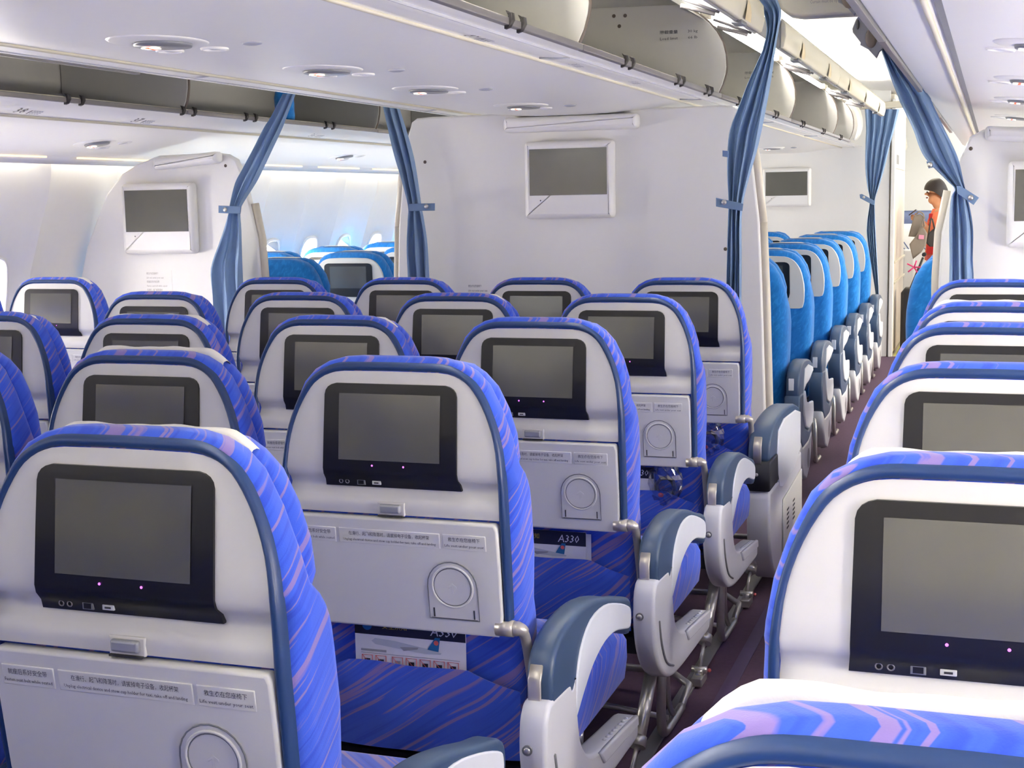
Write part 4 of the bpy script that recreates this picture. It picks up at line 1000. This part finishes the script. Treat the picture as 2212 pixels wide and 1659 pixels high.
# ------------------------------------------------------------------ seat pocket contents
def safety_card(key, label, dx=0.0, dz=0.0, extra=False):
    s = SEATS[key]; x0, y0 = s.location.x, s.location.y
    r = empty('safety_card', (x0+.0+dx, y0+.046, .502+dz)); tag(r, label, 'safety card', 'safety cards in seat pockets')
    W, Hh = .224, .128
    m = MB(); m.box(-W/2, W/2, 0, .0018, 0, Hh); m.build('sheet', 'card_white', r)
    m = MB(); m.box(-W/2, W/2, -.0006, 0, Hh-.034, Hh); m.text('安全须知', -.03, Hh-.020, .014, -.0012, 1, width=.05); m.text('A330', .068, Hh-.026, .026, -.0012, 2, width=.052, slant=.18); m.disc((-.086, -.0012, Hh-.016), .010, .010, 'Y', 3, 14); m.build('title_band', ['card_navy', 'card_yellow', 'card_white', 'fin_blue'], r)
    m = MB(); zc_ = Hh-.050
    fus = [(-.078, zc_+.004), (-.070, zc_+.010), (-.03, zc_+.0075), (.04, zc_-.003), (.064, zc_-.008), (.062, zc_-.011), (.03, zc_-.012), (-.03, zc_-.006), (-.07, zc_-.002)]
    m.add([(x, -.0012, z) for x, z in fus], [tuple(range(len(fus)))], 0)
    m.add([(x, -.0016, z) for x, z in ((-.02, zc_-.003), (.018, zc_-.001), (.016, zc_-.005), (-.012, zc_-.010))], [(0, 1, 2, 3)], 1)
    m.add([(x, -.0016, z) for x, z in ((.036, zc_-.003), (.052, zc_+.021), (.062, zc_+.021), (.058, zc_-.006))], [(0, 1, 2, 3)], 2)
    m.disc((.054, -.002, zc_+.011), .005, .005, 'Y', 3, 8)
    m.build('aircraft_drawing', ['plane_grey', 'card_line', 'fin_blue', 'card_red'], r)
    m = MB(); m.box(-W/2+.012, W/2-.012, -.001, 0, Hh-.0705, Hh-.0697, 0); m.box(-W/2+.012, -.048, -.001, 0, Hh-.0665, Hh-.0625, 0)
    for i in range(7):
        x = -.098+.028*i + (.006 if i > 1 else 0)
        m.tube([(x, -.001, Hh-.074), (x+.021, -.001, Hh-.074), (x+.021, -.001, Hh-.097), (x, -.001, Hh-.097)], .0009, 1, 4, True); m.box(x+.005, x+.016, -.0012, 0, Hh-.092, Hh-.081, 2 if i != 2 else 0); m.tube([(x, -.0012, Hh-.074), (x+.021, -.0012, Hh-.097)], .0006, 1, 4)
    m.build('pictogram_row', ['card_line', 'card_red', 'card_navy'], r)
    if extra:
        m = MB(); m.box(W/2-.004, W/2+.012, .003, .0045, 0, Hh-.004); m.build('second_leaflet', 'card_white', r)
safety_card((2, 3), 'Safety card in the pocket of the fourth-row seat beside the carpeted aisle')
safety_card((3, 3), 'Safety card with leaflet behind it in the third-row pocket beside the carpeted aisle', -.004, -.018, True)
safety_card((4, 3), 'Safety card beside a plastic bag in the second-row aisle seat pocket', -.030, -.014)
safety_card((5, 3), 'Safety card beside a plastic bag in the front-row aisle seat pocket', -.060, -.008)
def plastic_bag(key, dx, label):
    s = SEATS[key]; rnd = random.Random(3); m = MB(); cx, cy, cz = s.location.x+dx, s.location.y+.043, .568
    vs = []; n, k = 18, 12
    for j in range(k+1):
        t = math.pi*j/k
        for i in range(n):
            w = 2*math.pi*i/n; q = 1+rnd.uniform(-.16, .16)
            vs.append((cx+.052*q*math.sin(t)*math.cos(w), cy+.020*q*math.sin(t)*math.sin(w), cz+.065*q*math.cos(t)))
    m.add(vs, [(j*n+i, (j+1)*n+i, (j+1)*n+(i+1) % n, j*n+(i+1) % n) for j in range(k) for i in range(n)], 0, False)
    o = empty('plastic_bag', (0, 0, 0)); tag(o, label, 'plastic bag', 'plastic bags in seat pockets'); m.build('film', 'clear_film', o)
    h = MB(); h.tube([(cx+.028*math.cos(a*.7), cy+.004*math.sin(a*1.3), cz-.01+.030*math.sin(a*.7)) for a in range(20)], .006, 0, 6); h.build('headphone_cable', 'bezel_black', o)
    h = MB(); h.ball((cx-.012, cy-.008, cz-.030), .010, .006, .008, 0, 10, 6); h.build('orange_sticker', 'card_red', o)
plastic_bag((4, 3), .118, 'Crinkled clear bag with black headphones in the second-row seat pocket'); plastic_bag((5, 3), .090, 'Crinkled clear bag with black headphones in the front-row seat pocket')
# bright blue blanket lying in the window-side bin
p = at(634, 232, X=-1.60); m = MB(); rnd = random.Random(5)
m.loft([[(p.x-.05+ (.05+.006*rnd.uniform(-1, 1))*s_*math.cos(w*math.pi/8), p.y+(.05+.008*rnd.uniform(-1, 1))*s_*math.sin(w*math.pi/8), 1.832+h) for w in range(16)] for h, s_ in ((0, .9), (.02, 1), (.05, 1.02), (.08, .97), (.11, 1.0), (.14, .93), (.17, .85), (.19, .6))], 0); o = m.build('blanket', 'sky_fabric'); tag(o, 'Bright blue folded blanket in the open window-side bin behind the curtain', 'blanket')

# ------------------------------------------------------------------ passenger and belongings beyond the far bulkhead
pmat('skin', (206, 150, 112), .55, var=.05); pmat('hair', (34, 24, 22), .5, var=.2, scale=80); pmat('orange_shirt', (238, 128, 92), .8, var=.08); pmat('red_vest', (206, 44, 48), .75, var=.1)
pmat('pink_trousers', (196, 92, 96), .8, var=.1); pmat('taupe', (132, 122, 112), .75, var=.1, scale=20); pmat('charcoal', (64, 60, 58), .7, var=.15); pmat('phone_black', (38, 24, 34), .3); pmat('pink_tag', (222, 150, 178), .5); pmat('magenta', (214, 60, 120), .6); pmat('case_black', (30, 28, 32), .45); pmat('lips', (160, 84, 76), .5); pmat('white_shell', (232, 233, 236), .4); pmat('headrest_slate', (96, 110, 150), .6)
PX, PY = at(2026, 420, Y=13.25).x, 13.25
per = empty('person', (PX, PY, 0)); tag(per, 'Person with black bobbed hair in red vest looking down at a phone', 'person')
def skin_mesh(name, verts, edges, mat, parent, sub=2):
    me = bpy.data.meshes.new(name); me.from_pydata([v[:3] for v in verts], edges, []); o = bpy.data.objects.new(name, me); COL.objects.link(o)
    sk = o.modifiers.new('s', 'SKIN'); sk.use_smooth_shade = True
    for i, v in enumerate(verts): me.skin_vertices[0].data[i].radius = (v[3], v[4] if len(v) > 4 else v[3])
    me.skin_vertices[0].data[0].use_root = True
    sb = o.modifiers.new('d', 'SUBSURF'); sb.levels = sub; sb.render_levels = sub
    bpy.context.view_layer.update(); dg = bpy.context.evaluated_depsgraph_get(); nm = bpy.data.meshes.new_from_object(o.evaluated_get(dg)); bpy.data.objects.remove(o)
    nm.name = name; nm.materials.clear(); nm.materials.append(MATS[mat])
    for pl in nm.polygons: pl.material_index = 0; pl.use_smooth = True
    q = bpy.data.objects.new(name, nm); COL.objects.link(q); q.parent = parent; return q
V = []; E_ = []
def vx(x, y, z, r, link=None, r2=None):
    V.append((x, y, z, r, r2 or r)); i = len(V)-1
    if link is not None: E_.append((link, i))
    return i
pel = vx(.02, 0, .80, .115, None, .13); sp1 = vx(.02, 0, .93, .105, pel, .125); sp2 = vx(.03, 0, 1.08, .11, sp1, .14); ch = vx(.03, 0, 1.18, .095, sp2, .13); nb = vx(.015, 0, 1.265, .05, ch); nk = vx(-.005, 0, 1.31, .045, nb)
hd1 = vx(-.018, 0, 1.365, .068, nk, .062); hd2 = vx(-.020, 0, 1.425, .088, hd1, .074); hd3 = vx(-.012, 0, 1.475, .078, hd2, .066)
cn = vx(-.062, 0, 1.335, .034, hd1); vx(-.085, 0, 1.338, .018, cn)
ns = vx(-.100, 0, 1.400, .012, hd1); vx(-.118, 0, 1.392, .009, ns)
for s in (-1, 1):
    e1 = vx(.0, s*.072, 1.415, .012, hd2); vx(.008, s*.080, 1.420, .010, e1)
    sh = vx(.03, s*.155, 1.205, .055, ch); el = vx(-.02, s*.20, 1.02, .042, sh); wr_ = vx(-.145, s*.085, 1.145, .027, el); pm = vx(-.185, s*.055, 1.175, .026, wr_, .034)
    for kf, (dz, dx, ln) in enumerate(((.020, -.030, 1), (.010, -.034, 1.1), (-.002, -.033, 1.05), (-.014, -.028, .9))):
        a = vx(-.200+dx*.5, s*.045, 1.180+dz, .0085, pm); b = vx(-.215+dx*ln*.4, s*.020, 1.184+dz, .008, a); vx(-.205, s*.006, 1.188+dz, .0075, b)
    t = vx(-.180, s*.030, 1.205, .010, pm); vx(-.196, s*.012, 1.222, .008, t)
    hp = vx(.02, s*.085, .76, .085, pel); kn = vx(-.005, s*.09, .43, .058, hp); an = vx(.02, s*.09, .09, .038, kn); ft = vx(-.03, s*.09, .045, .036, an); vx(-.12, s*.095, .035, .030, ft)
skin_mesh('body', V, E_, 'skin', per)
m = MB(); m.loft([[(cx+rx*math.cos(a*math.pi/10), ry*math.sin(a*math.pi/10), z) for a in range(20)] for z, cx, rx, ry in ((.80, .02, .125, .165), (.92, .02, .118, .155), (1.05, .03, .122, .168), (1.15, .03, .118, .175), (1.22, .025, .085, .150), (1.262, .015, .058, .075))], 0)
for s in (-1, 1): m.tube([(.03, s*.135, 1.205), (.015, s*.185, 1.12), (.0, s*.195, 1.05)], [.066, .064, .062], 0, 12)
m.build('shirt', 'orange_shirt', per)
m = MB()
for s in (-1, 1): m.grid(lambda u, v: (lambda a, z: (.03+(.134-.02*v)*math.cos(a)-.004, s*(.185-.035*v)*math.sin(a), z))(math.pi*(.12+.70*u), .86+.36*v), 10, 8)
m.build('vest', 'red_vest', per)
m = MB()
for s in (-1, 1): m.tube([(.02, s*.075, .84), (.02, s*.085, .74), (-.003, s*.09, .43), (.02, s*.09, .12)], [.112, .10, .075, .062], 0, 12)
m.build('trousers', 'pink_trousers', per)
m = MB()
for s in (-1, 1): m.ball((-.05, s*.092, .035), .12, .046, .036, 0, 12, 8)
m.build('shoes', 'charcoal', per)
# hair: bowl-shaped bob with straight fringe
m = MB(); vs = []; n = 24
for j in range(9):
    t = j/8*1.0
    for i in range(n):
        a = 2*math.pi*i/n; front = max(0, -math.cos(a))
        zend = 1.412-.085*max(0, math.cos(a)+.15)+.022*front
        th = t*math.pi*.5; rr = math.sin(th)
        vs.append((-.014+.112*rr*math.cos(a)+.004, .094*rr*math.sin(a), zend+(1.538-zend)*math.cos(th)))
m.add(vs, [(j*n+i, (j+1)*n+i, (j+1)*n+(i+1) % n, j*n+(i+1) % n) for j in range(8) for i in range(n)], 0, True); m.build('hair', 'hair', per)
m = MB()
for s in (-1, 1): m.ball((-.093, s*.030, 1.413), .007, .013, .006, 0, 8, 6)
m.build('eyes', 'hair', per); m = MB(); m.ball((-.094, 0, 1.362), .010, .020, .007, 0, 8, 6); m.build('mouth', 'lips', per)
m = MB(); m.prism([(-.04, -.075), (.04, -.075), (.04, .075), (-.04, .075)], 'Z', -.005, .005, 0, .003, True); ph_ = m.build('phone', 'phone_black'); ph_.location = (PX-.215, PY, 1.232); ph_.rotation_euler = (math.radians(90), 0, math.radians(-90)); ph_.rotation_euler = (0, math.radians(-38), 0); tag(ph_, 'Dark phone held in front of the standing person', 'phone')
def bag(name, poly, y0, y1, mat, label, cat, handle=None):
    r = empty(name, (0, 0, 0)); tag(r, label, cat)
    m = MB(); m.prism([(p.x, p.z) for p in (at(x, y, Y=y0) for x, y in poly)], 'Y', y0, y1, 0, .012); m.build('body', mat, r)
    if handle: m = MB(); m.tube(catmull([at(x, y, Y=y0) for x, y in handle], 4), .008, 0, 6); m.build('handle', mat, r)
    return r
bag('tote_bag', [(1974, 466), (1988, 462), (1998, 472), (1990, 492), (1978, 512), (1962, 511)], 12.80, 12.86, 'taupe', 'Taupe tote bag hanging under the phone', 'bag', [(1976, 468), (1984, 458), (1994, 462), (1996, 472)])
tb = bag('cloth_bag', [(1993, 488), (2003, 505), (2000, 530), (1990, 545), (1972, 560), (1964, 528), (1978, 510)], 12.72, 12.78, 'taupe', 'Lower taupe cloth bag with a pink tag', 'bag', [(1991, 490), (1994, 474), (1997, 490)])
m = MB(); p = at(1990, 512, Y=12.71); m.prism([(p.x-.024, p.z-.018), (p.x+.022, p.z-.02), (p.x+.024, p.z+.016), (p.x-.02, p.z+.02)], 'Y', 12.70, 12.712, 0, .004); m.build('luggage_tag', 'pink_tag', tb)
bag('shoulder_bag', [(2004, 505), (2016, 494), (2024, 500), (2024, 533), (2008, 533), (2000, 525)], 12.84, 12.90, 'charcoal', 'Charcoal shoulder bag at the hip of the standing person', 'bag', [(2006, 506), (2012, 470), (2020, 500)])
sc_ = empty('suitcase', (0, 0, 0)); tag(sc_, 'Black trolley case with raised slanted handle and pink ribbon', 'suitcase')
a = at(1962, 640, Y=12.70); m = MB(); m.prism([(a.x-.06, .03), (a.x+.12, .03), (a.x+.12, .54), (a.x+.09, .58), (a.x-.03, .58), (a.x-.06, .54)], 'Y', 12.62, 12.85, 0, .03); m.build('body', 'case_black', sc_)
m = MB()
for y in (12.68, 12.80): q = at(1994, 556, Y=y); m.tube([(a.x+.02, y, .58), (q.x, y, q.z)], .010, 0, 8)
q = at(1996, 550, Y=12.70); m.tube([(q.x, 12.67, q.z), (q.x, 12.81, q.z)], .018, 0, 8); m.build('handle', 'case_black', sc_)
m = MB(); p = at(1975, 577, Y=12.69)
for k in range(5): m.tube([(p.x, 12.68, p.z), (p.x+.07*math.cos(k*1.3), 12.67, p.z+.06*math.sin(k*1.3))], .007, 0, 6)
m.build('ribbon', 'magenta', sc_)
m = MB()
for s in (-1, 1): m.ball((a.x+.03+s*.07, 12.66, .03), .03, .02, .03, 0, 10, 6); m.ball((a.x+.03+s*.07, 12.82, .03), .03, .02, .03, 0, 10, 6)
m.build('wheels', 'case_black', sc_)
# business seats beyond the doorway
def business(x, y, label):
    r = empty('business_seat', (x, y, 0)); tag(r, label, 'seat', 'white shell seats beyond the doorway')
    m = MB(); m.loft([rrect(h, y0, y1, z, .12) for z, h, y0, y1 in ((.0, .30, .0, .9), (.5, .32, -.02, .9), (.9, .31, .0, .5), (1.05, .29, .02, .35), (1.10, .26, .04, .3))], 0); m.build('shell', 'white_shell', r)
    m = MB(); m.loft([rrect(h, y0, y1, z, .06) for z, h, y0, y1 in ((1.00, .26, .06, .26), (1.10, .27, .05, .27), (1.19, .26, .06, .25), (1.215, .22, .09, .22))], 0); m.build('headrest', 'headrest_slate', r)
    m = MB()
    for k in range(3): m.tube(catmull([(-.25+.2*k, -.03, .92), (-.15+.2*k, -.045, .80), (-.05+.2*k, -.04, .86), (.05+.2*k, -.045, .66)], 4), .006, 0, 6)
    m.build('cable', 'headrest_slate', r)
    m = MB(); m.prism([(-.06, .2), (.06, .2), (.06, .85), (-.06, .85)], 'Y', -.06, -.02, 0, .02, True); m.build('console', 'end_bay_grey', r)
business(.98, 14.6, 'White shell seat with slate headrest beside the doorway'); business(.92, 15.9, 'White shell seat with slate headrest one row further ahead')
# overhead bin beyond the doorway
m = MB(); m.prism([(.1, 1.78), (.62, 1.80), (.75, 1.86), (.80, 1.95), (.78, 2.06), (.70, 2.16), (.60, 2.40), (.1, 2.40)], 'Y', 14.2, 17.2, 0, .02); o = m.build('overhead_bin', 'bin_lip'); tag(o, 'Closed cream overhead bin beyond the doorway past the far curtain', 'overhead bin')
m = MB()
for y in (15.0, 16.0): m.box(.79, .80, y-.006, y+.006, 1.84, 2.1)
m.build('door_gap', 'groove_grey', o)

# ------------------------------------------------------------------ lamps and panes wholly outside the picture say so in their names
bpy.context.view_layer.update()
def in_frame(o):
    for v in o.data.vertices:
        p = o.matrix_world @ v.co - CAM; d = p.dot(CF)
        if d > .02 and abs(p.dot(CR)/d*FPX) <= IMW/2 and abs(p.dot(CU)/d*FPX) <= IMH/2: return True
    return False
for o in list(bpy.data.objects):
    if o.type == 'MESH' and o.data.materials and o.data.materials[0] and o.data.materials[0].name in ('tube_glow', 'wash_glow', 'warm_glow', 'pane_daylight', 'doorway_glow', 'sign_white', 'sign_red', 'led_purple'):
        if not in_frame(o): o.name = o.name.split('.')[0]+'_offscreen'
